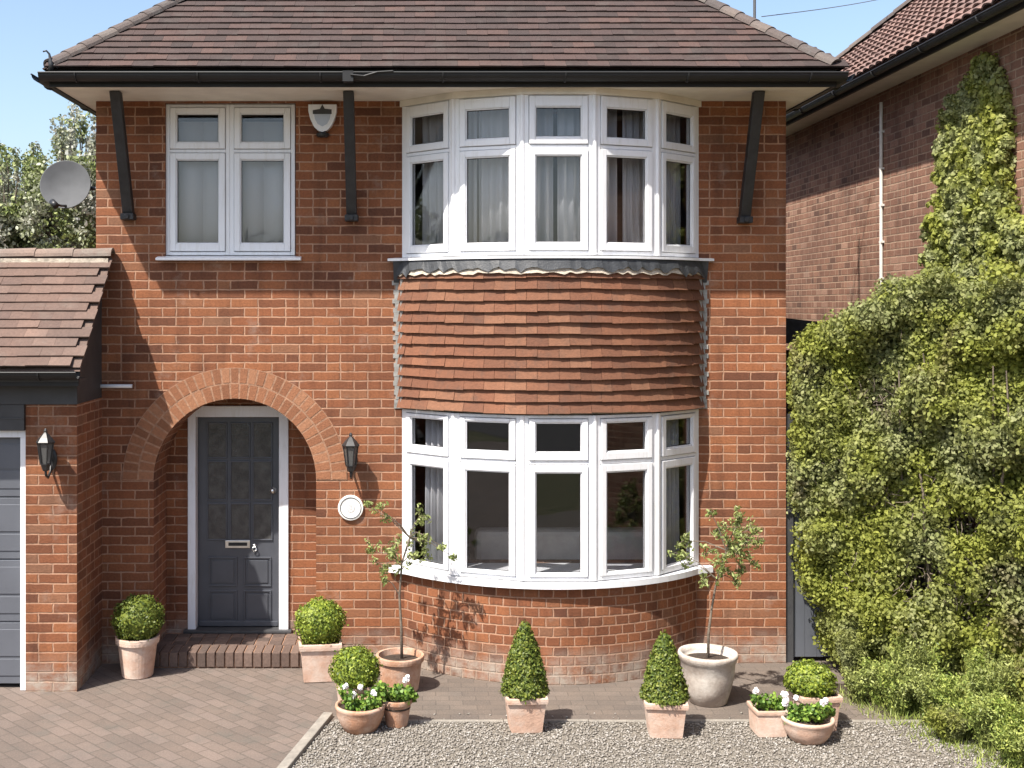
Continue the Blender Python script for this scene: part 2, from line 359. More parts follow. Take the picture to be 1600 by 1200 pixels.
def link(name, me, mat, parent=None, bevel=0, loc=None):
    me.materials.append(mat)
    ob = bpy.data.objects.new(name, me); COL.objects.link(ob)
    if bevel:
        b = ob.modifiers.new('bevel', 'BEVEL'); b.width = bevel; b.segments = 2; b.limit_method = 'ANGLE'; b.angle_limit = R(40)
    if loc is not None:
        ob.location = loc
        for v_ in me.vertices: v_.co -= Vector(loc)
    if parent is not None:
        ob.parent = parent
        pm = world_of(parent)
        ob.matrix_parent_inverse = pm.inverted()
    return ob
def world_of(o):
    m = Matrix.LocRotScale(o.location, o.rotation_euler, o.scale)
    if o.parent: return world_of(o.parent) @ o.matrix_parent_inverse @ m
    return m
def thing(name, label, cat, loc=(0, 0, 0), group=None):
    o = bpy.data.objects.new(name, None); COL.objects.link(o); o.location = loc
    o.empty_display_size = .1
    return tag(o, label, cat, group)
def tag(o, label, cat, group=None):
    o['label'] = label; o['category'] = cat
    if group: o['group'] = group
    return o
def struct(o): o['kind'] = 'structure'; return o
def stuff(o, label=None, cat=None):
    o['kind'] = 'stuff'
    if label: o['label'] = label; o['category'] = cat
    return o

def quads_mesh(name, V, nper=4):
    """V: (N*nper,3) array of leaf corners"""
    n = len(V) // nper
    me = bpy.data.meshes.new(name)
    me.vertices.add(len(V)); me.vertices.foreach_set('co', V.astype(np.float32).ravel())
    me.loops.add(len(V)); me.loops.foreach_set('vertex_index', np.arange(len(V), dtype=np.int32))
    me.polygons.add(n); me.polygons.foreach_set('loop_start', np.arange(0, len(V), nper, dtype=np.int32))
    me.polygons.foreach_set('loop_total', np.full(n, nper, dtype=np.int32))
    me.update(calc_edges=True); return me

def leaf_verts(P, N, size, aspect=.55, spread=.7):
    """one six-cornered leaf per point, facing roughly N"""
    n = len(P); P = np.asarray(P); N = np.asarray(N)
    nn = N + rng.normal(0, spread, (n, 3)); nn /= np.linalg.norm(nn, axis=1, keepdims=True) + 1e-9
    t = rng.normal(0, 1, (n, 3)); t -= (t * nn).sum(1, keepdims=True) * nn; t /= np.linalg.norm(t, axis=1, keepdims=True) + 1e-9
    b = np.cross(nn, t)
    sz = size * rng.uniform(.6, 1.25, (n, 1))
    fold = nn * sz * .16
    A = P - t * sz * .5; C_ = P + t * sz * .55
    B1 = P - t * sz * .18 + b * sz * aspect * .5 + fold; B2 = P + t * sz * .2 + b * sz * aspect * .44 + fold
    D1 = P - t * sz * .18 - b * sz * aspect * .5 + fold; D2 = P + t * sz * .2 - b * sz * aspect * .44 + fold
    return np.stack([A, D1, D2, C_, B2, B1], 1).reshape(-1, 3)

def join_core(me_name, V, coreMB, mat, parent):
    """leaves + an inner mass of the same plant, one mesh"""
    me = quads_mesh(me_name, V, 6)
    if coreMB is not None:
        bm = bmesh.new(); bm.from_mesh(me)
        vs = [bm.verts.new(q) for q in coreMB.v]
        for f_ in coreMB.f:
            try: bm.faces.new([vs[i] for i in f_])
            except ValueError: pass
        bm.to_mesh(me); bm.free()
    return link(me_name, me, mat, parent)

# ------------------------------------------------------------------ ground
GX0, GX1 = -9, 4.39
m = MB(); m.poly([(-220, -160, -.02), (220, -160, -.02), (220, 260, -.02), (-220, 260, -.02)])
struct(m.build('ground', M['earth']))
m = MB(); m.poly([(-220, -21, -.012), (220, -21, -.012), (220, -14.5, -.012), (-220, -14.5, -.012)])
struct(m.build('road', M['asphalt']))
kA = at(512, 1119, 0); 
def gnd(px, py):
    d = CZ * F / (py - HY); return Vector(((px - CX) * d / F, d - D0, 0))
KA, KB = gnd(513, 1120), gnd(447, 1200)
kd = (KB - KA).normalized(); KC = KA + kd * 7
# driveway of block paving, left of the kerb
m = MB(); m.poly([(GX0, -14, 0), (KC.x, -14, 0), (KC.x, KC.y, 0), (KA.x, KA.y, 0), (KA.x, .6, 0), (GX0, .6, 0)])
struct(m.build('driveway', M['paving']))
yE = gnd(900, 1128).y
m = MB(); m.poly([(KA.x, yE, .002), (4.39, yE, .002), (4.39, 5.5, .002), (KA.x, 3.5, .002)])
struct(m.build('path', M['path']))
m = MB(); m.poly([(KA.x, KA.y, .001), (KC.x, KC.y, .001), (GX1, KC.y, .001), (GX1, yE, .001), (KA.x, yE, .001)][::1])
struct(m.build('gravel_bed', M['gravel_bed']))
# kerb and thin path edging
m = MB(); nx = Vector((-kd.y, kd.x, 0)) * .035
m.hexa([KA - nx + Vector((0, 0, -.02)), KA + nx + Vector((0, 0, -.02)), KC + nx + Vector((0, 0, -.02)), KC - nx + Vector((0, 0, -.02)),
        KA - nx + Vector((0, 0, .035)), KA + nx + Vector((0, 0, .035)), KC + nx + Vector((0, 0, .035)), KC - nx + Vector((0, 0, .035))])
struct(m.build('kerb', M['concrete'], bevel=.006))
m = MB(); x = KA.x + .05
while x < 3.2:
    L = .6; m.box(x, x + L - .006, yE - .018, yE + .018, -.01, .014 + random.uniform(-.003, .003)); x += L
struct(m.build('path_edging', M['concrete'], bevel=.004))

# loose gravel, one object
def pebbles(n, x0, x1, y0, y1, keep):
    P = []
    while len(P) < n:
        q = (random.uniform(x0, x1), random.uniform(y0, y1))
        if keep(*q): P.append(q)
    P = np.array(P); n = len(P)
    r = rng.uniform(.006, .0135, (n, 1))
    base = np.array([[1, 0, 0], [0, 1, 0], [-1, 0, 0], [0, -1, 0], [0, 0, 1], [0, 0, -1]], float)
    V = base[None] * rng.uniform(.65, 1.2, (n, 6, 1)); V[:, :, 2] *= .62
    th = rng.uniform(0, 6.28, n); c_, s_ = np.cos(th)[:, None], np.sin(th)[:, None]
    X = V[:, :, 0] * c_ - V[:, :, 1] * s_; Y = V[:, :, 0] * s_ + V[:, :, 1] * c_
    V = np.stack([X, Y, V[:, :, 2]], 2) * r[:, None]
    V += np.stack([P[:, 0], P[:, 1], rng.uniform(.004, .009, n)], 1)[:, None]
    T = np.array([(0, 1, 4), (1, 2, 4), (2, 3, 4), (3, 0, 4), (1, 0, 5), (2, 1, 5), (3, 2, 5), (0, 3, 5)])
    Fc = (np.arange(n)[:, None, None] * 6 + T[None]).reshape(-1)
    me = bpy.data.meshes.new('gravel')
    me.vertices.add(n * 6); me.vertices.foreach_set('co', V.reshape(-1).astype(np.float32))
    me.loops.add(len(Fc)); me.loops.foreach_set('vertex_index', Fc.astype(np.int32))
    me.polygons.add(len(Fc) // 3); me.polygons.foreach_set('loop_start', np.arange(0, len(Fc), 3, dtype=np.int32))
    me.polygons.foreach_set('loop_total', np.full(len(Fc) // 3, 3, dtype=np.int32)); me.update(calc_edges=True)
    return link('gravel', me, M['pebble'])
def inside_gravel(x, y):
    if y > yE - .022: return random.random() < .025 and y > yE + .02 and x > KA.x + .05
    t = (y - KA.y) / kd.y; return x > KA.x + kd.x * t + .04 and random.random() < 1.0
stuff(pebbles(27000, -1.1, 4.3, -3.0, yE + .16, inside_gravel), 'beige loose gravel spread below the bay window', 'gravel')

# ------------------------------------------------------------------ tiles
def tile_slope(m, o, U, Vv, inside, W=.165, G=.1, thick=.014, lift=.022, jit=.0025, umax=7, vmax=6, arch=0.0, umin=0, wav=.004):
    """plain tiles over the slope: o corner at the eaves, U along the eaves, Vv up the slope"""
    U = U.normalized(); Vv = Vv.normalized(); N = U.cross(Vv).normalized()
    if N.z < -.01: N = -N
    row = 0; v = 0.0
    while v < vmax:
        u = umin - (W / 2 if row % 2 else 0); rowj = random.uniform(-.002, .002)
        while u < umax:
            cu, cv = u + W / 2, v + G / 2
            if inside(cu, cv):
                g = .0012; w0 = u + g / 2; w1 = u + W - g / 2
                jz = random.uniform(-jit, jit) * .6; jv = random.uniform(-jit, jit) + rowj + wav * math.sin(u * 2.1 + row * .7)
                tl = random.uniform(-.0018, .0018)
                def q(uu, vv, nn): return o + U * uu + Vv * vv + N * nn
                lo = lift + jz
                if arch:
                    ns = 4; top = []; 
                    for i in range(ns + 1):
                        f_ = i / ns; h = arch * math.sin(math.pi * f_)
                        uu = w0 + (w1 - w0) * f_
                        top.append((uu, h))
                    for (ua, ha), (ub, hb) in zip(top, top[1:]):
                        m.poly([q(ua, v + jv, lo + ha), q(ub, v + jv, lo + hb), q(ub, v + G * 1.2, .004 + hb), q(ua, v + G * 1.2, .004 + ha)])
                        m.poly([q(ua, v + jv, lo + ha - thick), q(ub, v + jv, lo + hb - thick), q(ub, v + jv, lo + hb), q(ua, v + jv, lo + ha)])
                else:
                    a = q(w0, v + jv, lo + tl); b_ = q(w1, v + jv, lo - tl); c_ = q(w1, v + G * 1.25, .006); d_ = q(w0, v + G * 1.25, .006)
                    e = a - N * thick; f2 = b_ - N * thick; g2 = c_ - N * thick; h2 = d_ - N * thick
                    i = [m.p(z) for z in (a, b_, c_, d_, e, f2, g2, h2)]
                    for fc in ((0, 1, 2, 3), (4, 5, 1, 0), (5, 6, 2, 1), (7, 4, 0, 3)):
                        m.f.append([i[k_] for k_ in fc]); m.uv.append(None)
            u += W
        v += G; row += 1

def ridge_run(m, p0, p1, rad=.1, seg=.3, side=None, flat=.7):
    """overlapping half round tiles along a hip or ridge"""
    p0 = Vector(p0); p1 = Vector(p1); t = (p1 - p0); L = t.length; t.normalize()
    a = t.cross(Vector((0, 0, 1))).normalized(); b = a.cross(t).normalized()
    s_ = 0; n = 8
    while s_ < L - .02:
        e = min(s_ + seg * 1.04, L); rr = []
        for (ss, rd, up) in ((s_, rad * 1.03, .006), (e, rad * .98, 0)):
            rr.append([m.p(p0 + t * ss + (a * math.cos(math.pi * i / n) * rd) + b * (math.sin(math.pi * i / n) * rd * flat + up - .01)) for i in range(n + 1)])
            if ss == s_:
                rr0 = [m.p(p0 + t * ss + (a * math.cos(math.pi * i / n) * rd * .8) + b * (math.sin(math.pi * i / n) * rd * flat * .75 + up - .01)) for i in range(n + 1)]
        for i in range(n):
            m.f.append([rr[0][i], rr[0][i + 1], rr[1][i + 1], rr[1][i]]); m.uv.append(None)
            m.f.append([rr0[i], rr0[i + 1], rr[0][i + 1], rr[0][i]]); m.uv.append(None)
        s_ += seg

# ------------------------------------------------------------------ the house
XL, XR = at(150, 0, 0).x, at(1228, 0, 0).x
ZS = at(0, 158, 0).z                       # soffit
DEPTH = 7.0
house = thing('brick_house', 'red brick detached house with hipped tile roof, arched porch and two storey bow window', 'house', (0.15, 0, 0))
AC = at(367, 750, 0); AR = 127 / 190.0     # arch centre and radius
RB = .48                                   # porch recess
def arch_pts(r, n=28, c=AC):
    return [(c.x + r * math.cos(math.pi * i / n), c.z + r * math.sin(math.pi * i / n)) for i in range(n + 1)]
BX0, BX1 = at(628, 0, 0).x, at(1092, 0, 0).x
BC = (BX0 + BX1) / 2; BH = (BX1 - BX0) / 2
outer = [(XL, 0), (AC.x - AR, 0)] + [(AC.x - AR, AC.z)] + arch_pts(AR)[::-1][1:] + [(AC.x + AR, 0), (XR, 0), (XR, ZS + .1), (XL, ZS + .1)]
WX0, WX1, WZ0, WZ1 = at(258, 0, 0).x, at(462, 0, 0).x, at(0, 402, 0).z, at(0, 161, 0).z
holes = [[(WX0, WZ0), (WX0, WZ1), (WX1, WZ1), (WX1, WZ0)],
         [(BX0 + .05, .80), (BX0 + .05, 2.10), (BX1 - .05, 2.10), (BX1 - .05, .80)],
         [(BX0 + .05, 3.34), (BX0 + .05, 4.56), (BX1 - .05, 4.56), (BX1 - .05, 3.34)]]
loops = [outer] + holes
flat = [q for l_ in loops for q in l_]
tris = tessellate_polygon([[Vector((x, z, 0)) for x, z in l_] for l_ in loops])
m = MB(); TH = .25; INNER = []
for t in tris:
    pts = [flat[i] for i in t]
    a = (pts[1][0] - pts[0][0]) * (pts[2][1] - pts[0][1]) - (pts[2][0] - pts[0][0]) * (pts[1][1] - pts[0][1])
    if a < 0: pts = pts[::-1]
    m.poly([(x, 0, z) for x, z in pts], [(x, z) for x, z in pts])
    INNER.append([(x, TH, z) for x, z in pts[::-1]])
for li, l_ in enumerate(loops):
    acc = 0
    for (x0, z0), (x1, z1) in zip(l_, l_[1:] + l_[:1]):
        if li == 0 and z0 == 0 and z1 == 0: continue
        L = math.hypot(x1 - x0, z1 - z0)
        on_arch = li == 0 and abs(x0 - AC.x) < AR + .01 and abs(x1 - AC.x) < AR + .01 and z0 < 3
        dep = RB if on_arch else TH
        if abs(x0 - x1) < 1e-6: uv = [(0.03, z0), (0.03, z1), (dep + .03, z1), (dep + .03, z0)]
        elif on_arch: uv = [(0.03, acc), (0.03, acc + L), (dep + .03, acc + L), (dep + .03, acc)]
        else: uv = [(x0, 0.03), (x1, .03), (x1, dep + .03), (x0, dep + .03)]
        m.poly([(x0, 0, z0), (x1, 0, z1), (x1, dep, z1), (x0, dep, z0)], uv); acc += L
# other three walls
m.box(XL, XL + .25, TH + .0005, DEPTH, 0, ZS + .1)
m.box(XR - .25, XR, TH + .0005, DEPTH, 0, ZS + .1)
m.box(XL + .2505, XR - .2505, DEPTH - .25, DEPTH, 0, ZS + .1)
# brick wall at the back of the porch, around the door
DY = .56
fx0, fx1 = at(294, 0, RB).x, at(451, 0, RB).x; fz = at(0, 634, RB).z
m.box(AC.x - AR - .08, fx0, RB, RB + .2, 0, 2.5)
m.box(fx1, AC.x + AR + .08, RB, RB + .2, 0, 2.5)
m.box(fx0 + .0005, fx1 - .0005, RB + .001, RB + .2, fz, 2.5)
wall = m.build('wall', M['brick'], house)

# arch rings of separate bricks, mortar behind
m = MB()
for ring, r0 in enumerate((AR, AR + .130)):
    r1 = r0 + .120; nb = int(round(math.pi * r0 / .068))
    for i in range(nb):
        a0 = math.pi * (i + .11) / nb; a1 = math.pi * (i + .89) / nb
        rr0 = r0 + random.uniform(0, .004) + .002; yf = -.0065 + random.uniform(-.001, .001)
        pts = []
        for y in (yf, .03):
            for (r_, a_) in ((rr0, a0), (r1, a0), (r1, a1), (rr0, a1)):
                pts.append((AC.x + r_ * math.cos(a_), y, AC.z + r_ * math.sin(a_)))
        m.hexa(pts)
m.build('arch_bricks', M['brick_arch'], house)
m = MB(); n = 40
for i in range(n):
    a0, a1 = math.pi * i / n, math.pi * (i + 1) / n
    q = [(AC.x + r_ * math.cos(a_), AC.z + r_ * math.sin(a_)) for r_, a_ in ((AR + .001, a0), (AR + .256, a0), (AR + .256, a1), (AR + .001, a1))]
    m.hexa([(x, -.0048, z) for x, z in q] + [(x, .03, z) for x, z in q])
m.build('arch_mortar', M['mortar'], house)

# porch step
SZ = .13
m = MB(); m.box(AC.x - AR + .002, AC.x + AR - .002, -.09, DY + .05, .1, SZ - .012)
m.box(AC.x - AR + .03, AC.x + AR - .03, -.115, DY + .02, .0, .1)
stp = m.build('step', M['mortar'], house)
m = MB(); x = AC.x - AR + .01
while x < AC.x + AR - .06:                      # brick on edge nosing and tiled tread
    m.box(x, x + .064, -.135 + random.uniform(-.004, .003), .09, .012, SZ + random.uniform(-.003, .002)); x += .0755
x = AC.x - AR + .012; r_ = 0
while x < AC.x + AR - .1:
    for y in np.arange(.1, .42, .11): m.box(x, x + .105, y, y + .1, SZ - .06, SZ - .002 + random.uniform(-.002, .001))
    x += .115
m.build('step_bricks', M['brick_step'], stp, bevel=.004)

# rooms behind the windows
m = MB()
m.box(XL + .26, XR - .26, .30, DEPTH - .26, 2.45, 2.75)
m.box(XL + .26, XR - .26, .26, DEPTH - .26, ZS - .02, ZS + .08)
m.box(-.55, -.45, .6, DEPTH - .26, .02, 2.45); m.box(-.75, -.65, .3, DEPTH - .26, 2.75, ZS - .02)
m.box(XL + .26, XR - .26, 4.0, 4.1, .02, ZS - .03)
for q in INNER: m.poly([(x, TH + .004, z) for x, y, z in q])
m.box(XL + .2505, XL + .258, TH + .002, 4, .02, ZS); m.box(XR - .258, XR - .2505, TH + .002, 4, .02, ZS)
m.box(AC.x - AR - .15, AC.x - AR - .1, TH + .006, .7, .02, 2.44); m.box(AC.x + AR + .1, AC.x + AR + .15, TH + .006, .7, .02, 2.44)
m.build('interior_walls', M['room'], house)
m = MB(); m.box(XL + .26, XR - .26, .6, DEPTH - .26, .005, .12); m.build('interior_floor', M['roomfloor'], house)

# ---- front door
x0, x1 = at(309, 0, DY).x, at(438, 0, DY).x; zt = at(0, 650, DY).z; zb = SZ + .02
m = MB()
ox0, ox1, ozt = fx0, fx1, fz
m.box(ox0, x0, RB - .02, DY + .05, SZ, ozt); m.box(x1, ox1, RB - .02, DY + .05, SZ, ozt); m.box(x0, x1, RB - .018, DY + .05, zt, ozt)
dframe = m.build('door_frame', M['white'], house, bevel=.004)
m = MB(); m.box(ox0 - .03, ox1 + .03, RB - .07, DY, SZ - .001, SZ + .022); m.build('threshold', M['charcoal'], house, bevel=.003)
m = MB(); W = x1 - x0; H = zt - zb
m.box(x0 + .002, x1 - .002, DY, DY + .045, zb + .004, zt - .002)
def raised(xa, xb, za, zc, d=.012, f=.02):
    """raised mouldings around a panel"""
    m.box(xa, xb, DY - d, DY, za, za + f); m.box(xa, xb, DY - d, DY, zc - f, zc)
    m.box(xa, xa + f, DY - d, DY, za + f, zc - f); m.box(xb - f, xb, DY - d, DY, za + f, zc - f)
cols = [(at(a, 0, DY).x, at(b, 0, DY).x) for a, b in ((326, 353), (362, 389), (397, 424))]
rows = [(at(0, b, DY).z, at(0, a, DY).z) for a, b in ((662, 714), (722, 780), (788, 842))]
for xa, xb in cols:
    for za, zc in rows: raised(xa - .012, xb + .012, za - .012, zc + .012, .012, .012)
for (a, b) in ((326, 371), (381, 424)):
    for (c_, d_) in ((870, 916), (922, 972)):
        xa, xb, za, zc = at(a, 0, DY).x, at(b, 0, DY).x, at(0, d_, DY).z, at(0, c_, DY).z
        raised(xa, xb, za, zc, .011, .014); m.box(xa + .03, xb - .03, DY - .008, DY, za + .03, zc - .03)
m.box(x0 + .02, x1 - .02, DY - .03, DY, zb + .01, zb + .05)
door = m.build('door', M['slate'], house, bevel=.003)
for xa, xb in cols:
    for za, zc in rows:
        g_ = MB(); g_.box(xa, xb, DY - .004, DY + .002, za, zc); g_.build('door_pane', M['doorglass'], door)
m = MB(); la, lb = at(352, 856, DY), at(391, 844, DY)
m.box(la.x, lb.x, DY - .012, DY, la.z, lb.z); lp = m.build('letterbox', M['steel'], door, bevel=.003)
m = MB(); m.box(la.x + .03, lb.x - .025, DY - .016, DY - .012, la.z + .02, lb.z - .018); m.build('letterbox_flap', M['black'], lp)
h = at(427, 766, DY)
m = MB(); m.tube([(h.x, DY, h.z), (h.x, DY - .05, h.z)], .012, 12); m.tube([(h.x, DY - .045, h.z), (h.x, DY - .062, h.z)], [.024, .018], 14)
m.tube([(h.x + .0, DY, h.z), (h.x, DY - .006, h.z)], .03, 16); m.build('handle', M['steel'], door, smooth=True)
h = at(398, 852, DY)
m = MB(); m.tube([(h.x, DY, h.z + .0), (h.x, DY - .02, h.z)], .014, 12)
m.tube([(h.x, DY - .022, h.z), (h.x + .02, DY - .024, h.z - .03), (h.x, DY - .024, h.z - .055), (h.x - .02, DY - .024, h.z - .03), (h.x, DY - .022, h.z)], .005, 8)
m.build('knocker', M['steel'], door, smooth=True)

# ---- windows
def local(o, U, N):
    o = Vector(o); U = Vector(U).normalized(); N = Vector(N).normalized()
    return lambda q: o + U * q[0] + N * q[1] + Vector((0, 0, q[2]))
GK = []
def casement(mf, W, z0, z1, gz, margin=.1, fr=.045, T=None):
    """frame, two sashes with a small top light; gz = (low pane bottom, top, upper pane bottom, top). Returns pane rects"""
    mf.T = T
    mf.box(0, fr, -.07, 0, z0, z1); mf.box(W - fr, W, -.07, 0, z0, z1)
    mf.box(fr, W - fr, -.07, 0, z0, z0 + .03); mf.box(fr, W - fr, -.07, 0, z1 - .025, z1)
    tr_ = (gz[1] + gz[2]) / 2
    mf.box(fr, W - fr, -.07, 0, tr_ - .014, tr_ + .014)
    P = []
    for (ga, gb, za, zc) in ((gz[0], gz[1], z0 + .034, tr_ - .018), (gz[2], gz[3], tr_ + .018, z1 - .029)):
        a, b = fr + .003, W - fr - .003
        mf.box(a, margin, -.055, .013, za, zc); mf.box(W - margin, b, -.055, .013, za, zc)
        mf.box(margin, W - margin, -.055, .013, za, ga); mf.box(margin, W - margin, -.055, .013, gb, zc)
        # glazing bead
        e = .01
        GK.append((margin, W - margin, ga, gb, T))
        mf.box(margin, margin + e, -.03, .004, ga, gb); mf.box(W - margin - e, W - margin, -.03, .004, ga, gb)
        mf.box(margin + e, W - margin - e, -.03, .004, ga, ga + e); mf.box(margin + e, W - margin - e, -.03, .004, gb - e, gb)
        P.append((margin + e, W - margin - e, ga + e, gb - e))
    mf.T = None
    return P
def gaskets(parent):
    g_ = MB()
    for a, b, za, zb2, T in GK:
        g_.T = T; q = .011; t = .0035
        g_.box(a + q, a + q + t, -.016, -.012, za + q, zb2 - q); g_.box(b - q - t, b - q, -.016, -.012, za + q, zb2 - q)
        g_.box(a + q + t, b - q - t, -.016, -.012, za + q, za + q + t); g_.box(a + q + t, b - q - t, -.016, -.012, zb2 - q - t, zb2 - q)
    g_.build('gasket', M['iron'], parent); GK.clear()
def pane(P, T, parent):
    for (a, b, c_, d_) in P:
        g_ = MB(); g_.T = T; g_.box(a, b, -.024, -.016, c_, d_); g_.build('pane', M['glass'], parent)

# upper left window: two casements side by side
Yw = .03
zA, zB = at(0, 399, Yw).z, at(0, 163, Yw).z
gz = (at(0, 381, Yw).z, at(0, 249, Yw).z, at(0, 223, Yw).z, at(0, 177, Yw).z)
xa, xm, xb = at(259, 0, Yw).x, at(359, 0, Yw).x, at(461, 0, Yw).x
m = MB(); PP = []
for p0, p1 in ((xa, xm), (xm + .0005, xb)):
    T = local((p0, Yw, 0), (1, 0, 0), (0, -1, 0))
    PP.append((casement(m, p1 - p0, zA, zB, gz, .085, .035, T), T))
win = m.build('window', M['white'], house, bevel=.004)
for P, T in PP: pane(P, T, win)
gaskets(win)
m = MB(); sz = at(0, 403, -.05).z
m.hexa([(at(243, 0, -.06).x, -.07, sz - .02), (at(470, 0, -.06).x, -.07, sz - .02), (at(470, 0, -.06).x, Yw, sz - .02), (at(243, 0, -.06).x, Yw, sz - .02),
        (at(243, 0, -.06).x, -.07, sz), (at(470, 0, -.06).x, -.07, sz), (at(470, 0, -.06).x, Yw, sz + .02), (at(243, 0, -.06).x, Yw, sz + .02)])
m.build('sill', M['white'], win, bevel=.004)

# bow plan
A1, A2 = R(42), R(20)
wseg = 2 * BH / (1 + 2 * math.cos(A2) + 2 * math.cos(A1))
bow = [Vector((BX0, 0, 0))]
for a in (-A1, -A2, 0, A2, A1):
    bow.append(bow[-1] + Vector((math.cos(a), math.sin(a), 0)) * wseg)
BD = -bow[2].y
def bow_frame(i):
    U = (bow[i + 1] - bow[i]).normalized(); return U, Vector((U.y, -U.x, 0))
# smooth arc through the same chord and rise, offset outward by off
RAD = (BH * BH + BD * BD) / (2 * BD); ACY = -BD + RAD
def arc_pt(f, off=0.0):
    """f in 0..1 along the bow"""
    amax = math.atan2(BH, ACY); a = -amax + 2 * amax * f
    r_ = RAD + off
    return Vector((BC + r_ * math.sin(a), ACY - r_ * math.cos(a), 0)), Vector((math.sin(a), -math.cos(a), 0))
AMAX = math.atan2(BH, ACY); ALEN = 2 * AMAX * RAD

Zc = lambda py: CZ - (py - HY) * (D0 - BD) / F      # heights read at the front of the bow
for up in (0, 1):
    if up: z0, z1, gz = Zc(398), ZS - .03, (Zc(380), Zc(242), Zc(215), Zc(166))
    else: z0, z1, gz = Zc(908), Zc(649), (Zc(897), Zc(738), Zc(708), Zc(660))
    m = MB(); PP = []
    for i in range(5):
        U, N = bow_frame(i); T = local(bow[i], U, N)
        mg = .098 if 0 < i < 4 else .098
        PP.append((casement(m, wseg, z0, z1, gz, mg, .05, T), T))
    for i in range(1, 5):                                        # corner posts
        m.tube([bow[i] + Vector((0, .012, z0)), bow[i] + Vector((0, .012, z1))], .022, 10)
    m.box(BX0 - .005, BX0 + .03, 0.002, .08, z0, z1); m.box(BX1 - .03, BX1 + .005, .002, .08, z0, z1)
    win = m.build('bow_window', M['white'], house, bevel=.004)
    win['label'] = 'upper bow window with pale net curtains' if up else 'lower bow window with dark room behind'
    for P, T in PP: pane(P, T, win)
    gaskets(win)
    # sill: flat board following the bow
    m = MB(); zz = z0; th = .028 if up else .055; prj = .055 if up else .045
    n = 30; ring = []
    for j in range(n + 1):
        q, N = arc_pt(j / n); 
        x_ext = (-.075 if j == 0 else .075 if j == n else 0)
        o_ = q + N * prj + Vector((x_ext, 0, 0))
        if j in (0, n): o_.y = min(o_.y, -.02)
        inn = Vector((q.x + (x_ext if j in (0, n) else 0), .05, 0))
        ring.append((inn, o_))
    for (i0, o0), (i1, o1) in zip(ring, ring[1:]):
        m.hexa([i0 + Vector((0, 0, zz - th)), o0 + Vector((0, 0, zz - th)), o1 + Vector((0, 0, zz - th)), i1 + Vector((0, 0, zz - th)),
                i0 + Vector((0, 0, zz + .004)), o0 + Vector((0, 0, zz - .008)), o1 + Vector((0, 0, zz - .008)), i1 + Vector((0, 0, zz + .004))])
    m.build('sill', M['white'], win)
    if up: UPZ = zz - th
    else: LOZ = zz - th; LOT = z1
# interior window board under the lower bow and ceilings of the bow
for (za, zb_) in ((LOT + .002, LOT + .03), (ZS - .028, ZS - .002)):
    m = MB()
    m.f.append([m.p(Vector((q.x, q.y, za))) for q in bow]); m.uv.append(None)
    m.f.append([m.p(Vector((q.x, q.y, zb_))) for q in bow][::-1]); m.uv.append(None)
    m.build('bay_ceiling', M['room'], house)

# brick base of the bow
m = MB(); n = 36; off = -.015
for j in range(n):
    (q0, N0), (q1, N1) = arc_pt(j / n, off), arc_pt((j + 1) / n, off)
    u0, u1 = ALEN * j / n, ALEN * (j + 1) / n
    m.poly([(q0.x, q0.y, 0), (q1.x, q1.y, 0), (q1.x, q1.y, LOZ), (q0.x, q0.y, LOZ)], [(u0, 0), (u1, 0), (u1, LOZ), (u0, LOZ)])
    m.poly([(q0.x, q0.y, LOZ - .001), (q1.x, q1.y, LOZ - .001), (q1.x, .1, LOZ - .001), (q0.x, .1, LOZ - .001)])
m.build('bay_wall', M['brick_head'], house)
# structural drum behind the hanging tiles
m = MB(); zt0, zt1 = LOT + .005, UPZ
for j in range(n):
    (q0, N0), (q1, N1) = arc_pt(j / n, -.01), arc_pt((j + 1) / n, -.01)
    m.poly([(q0.x, q0.y, zt0), (q1.x, q1.y, zt0), (q1.x, q1.y, zt1), (q0.x, q0.y, zt1)])
    m.poly([(q0.x, q0.y, zt0), (q0.x, .05, zt0), (q1.x, .05, zt0), (q1.x, q1.y, zt0)])
m.build('bay_backing', M['pale_mortar'], house)
# hanging tiles in twelve courses
m = MB(); NT_ = 12; ZT = UPZ - .15; TB = 2.112; G = (ZT - TB) / NT_; NC = 17
for r_ in range(NT_ + 1):
    zb_ = TB + G * r_; sh = .5 * (r_ % 2)
    ph = random.uniform(0, 6); kick = .010 if r_ == 0 else 0
    for c_ in range(-1, NC):
        f0 = (c_ + sh) / NC; f1 = (c_ + 1 + sh) / NC
        f0 = max(f0, .0); f1 = min(f1, 1.0)
        if f1 - f0 < .01: continue
        f0 += .0005; f1 -= .0005
        dz = random.uniform(-.0025, .0025) + .004 * math.sin(c_ * .8 + ph); tw = random.uniform(-.002, .002); o_ = .05 + random.uniform(-.002, .004) + kick
        (a, Na), (b, Nb) = arc_pt(f0), arc_pt(f1)
        top = min(zb_ + G * 1.3, UPZ - .02)
        def V3(q, N, o2, z): return Vector((q.x, q.y, z)) + N * o2
        m.hexa([V3(a, Na, o_ - .02, zb_ + dz - tw), V3(b, Nb, o_ - .02, zb_ + dz + tw), V3(b, Nb, o_, zb_ + dz + tw), V3(a, Na, o_, zb_ + dz - tw),
                V3(a, Na, .004, top), V3(b, Nb, .004, top), V3(b, Nb, .018, top), V3(a, Na, .018, top)])
m.build('hanging_tiles', M['tile_hang'], house)
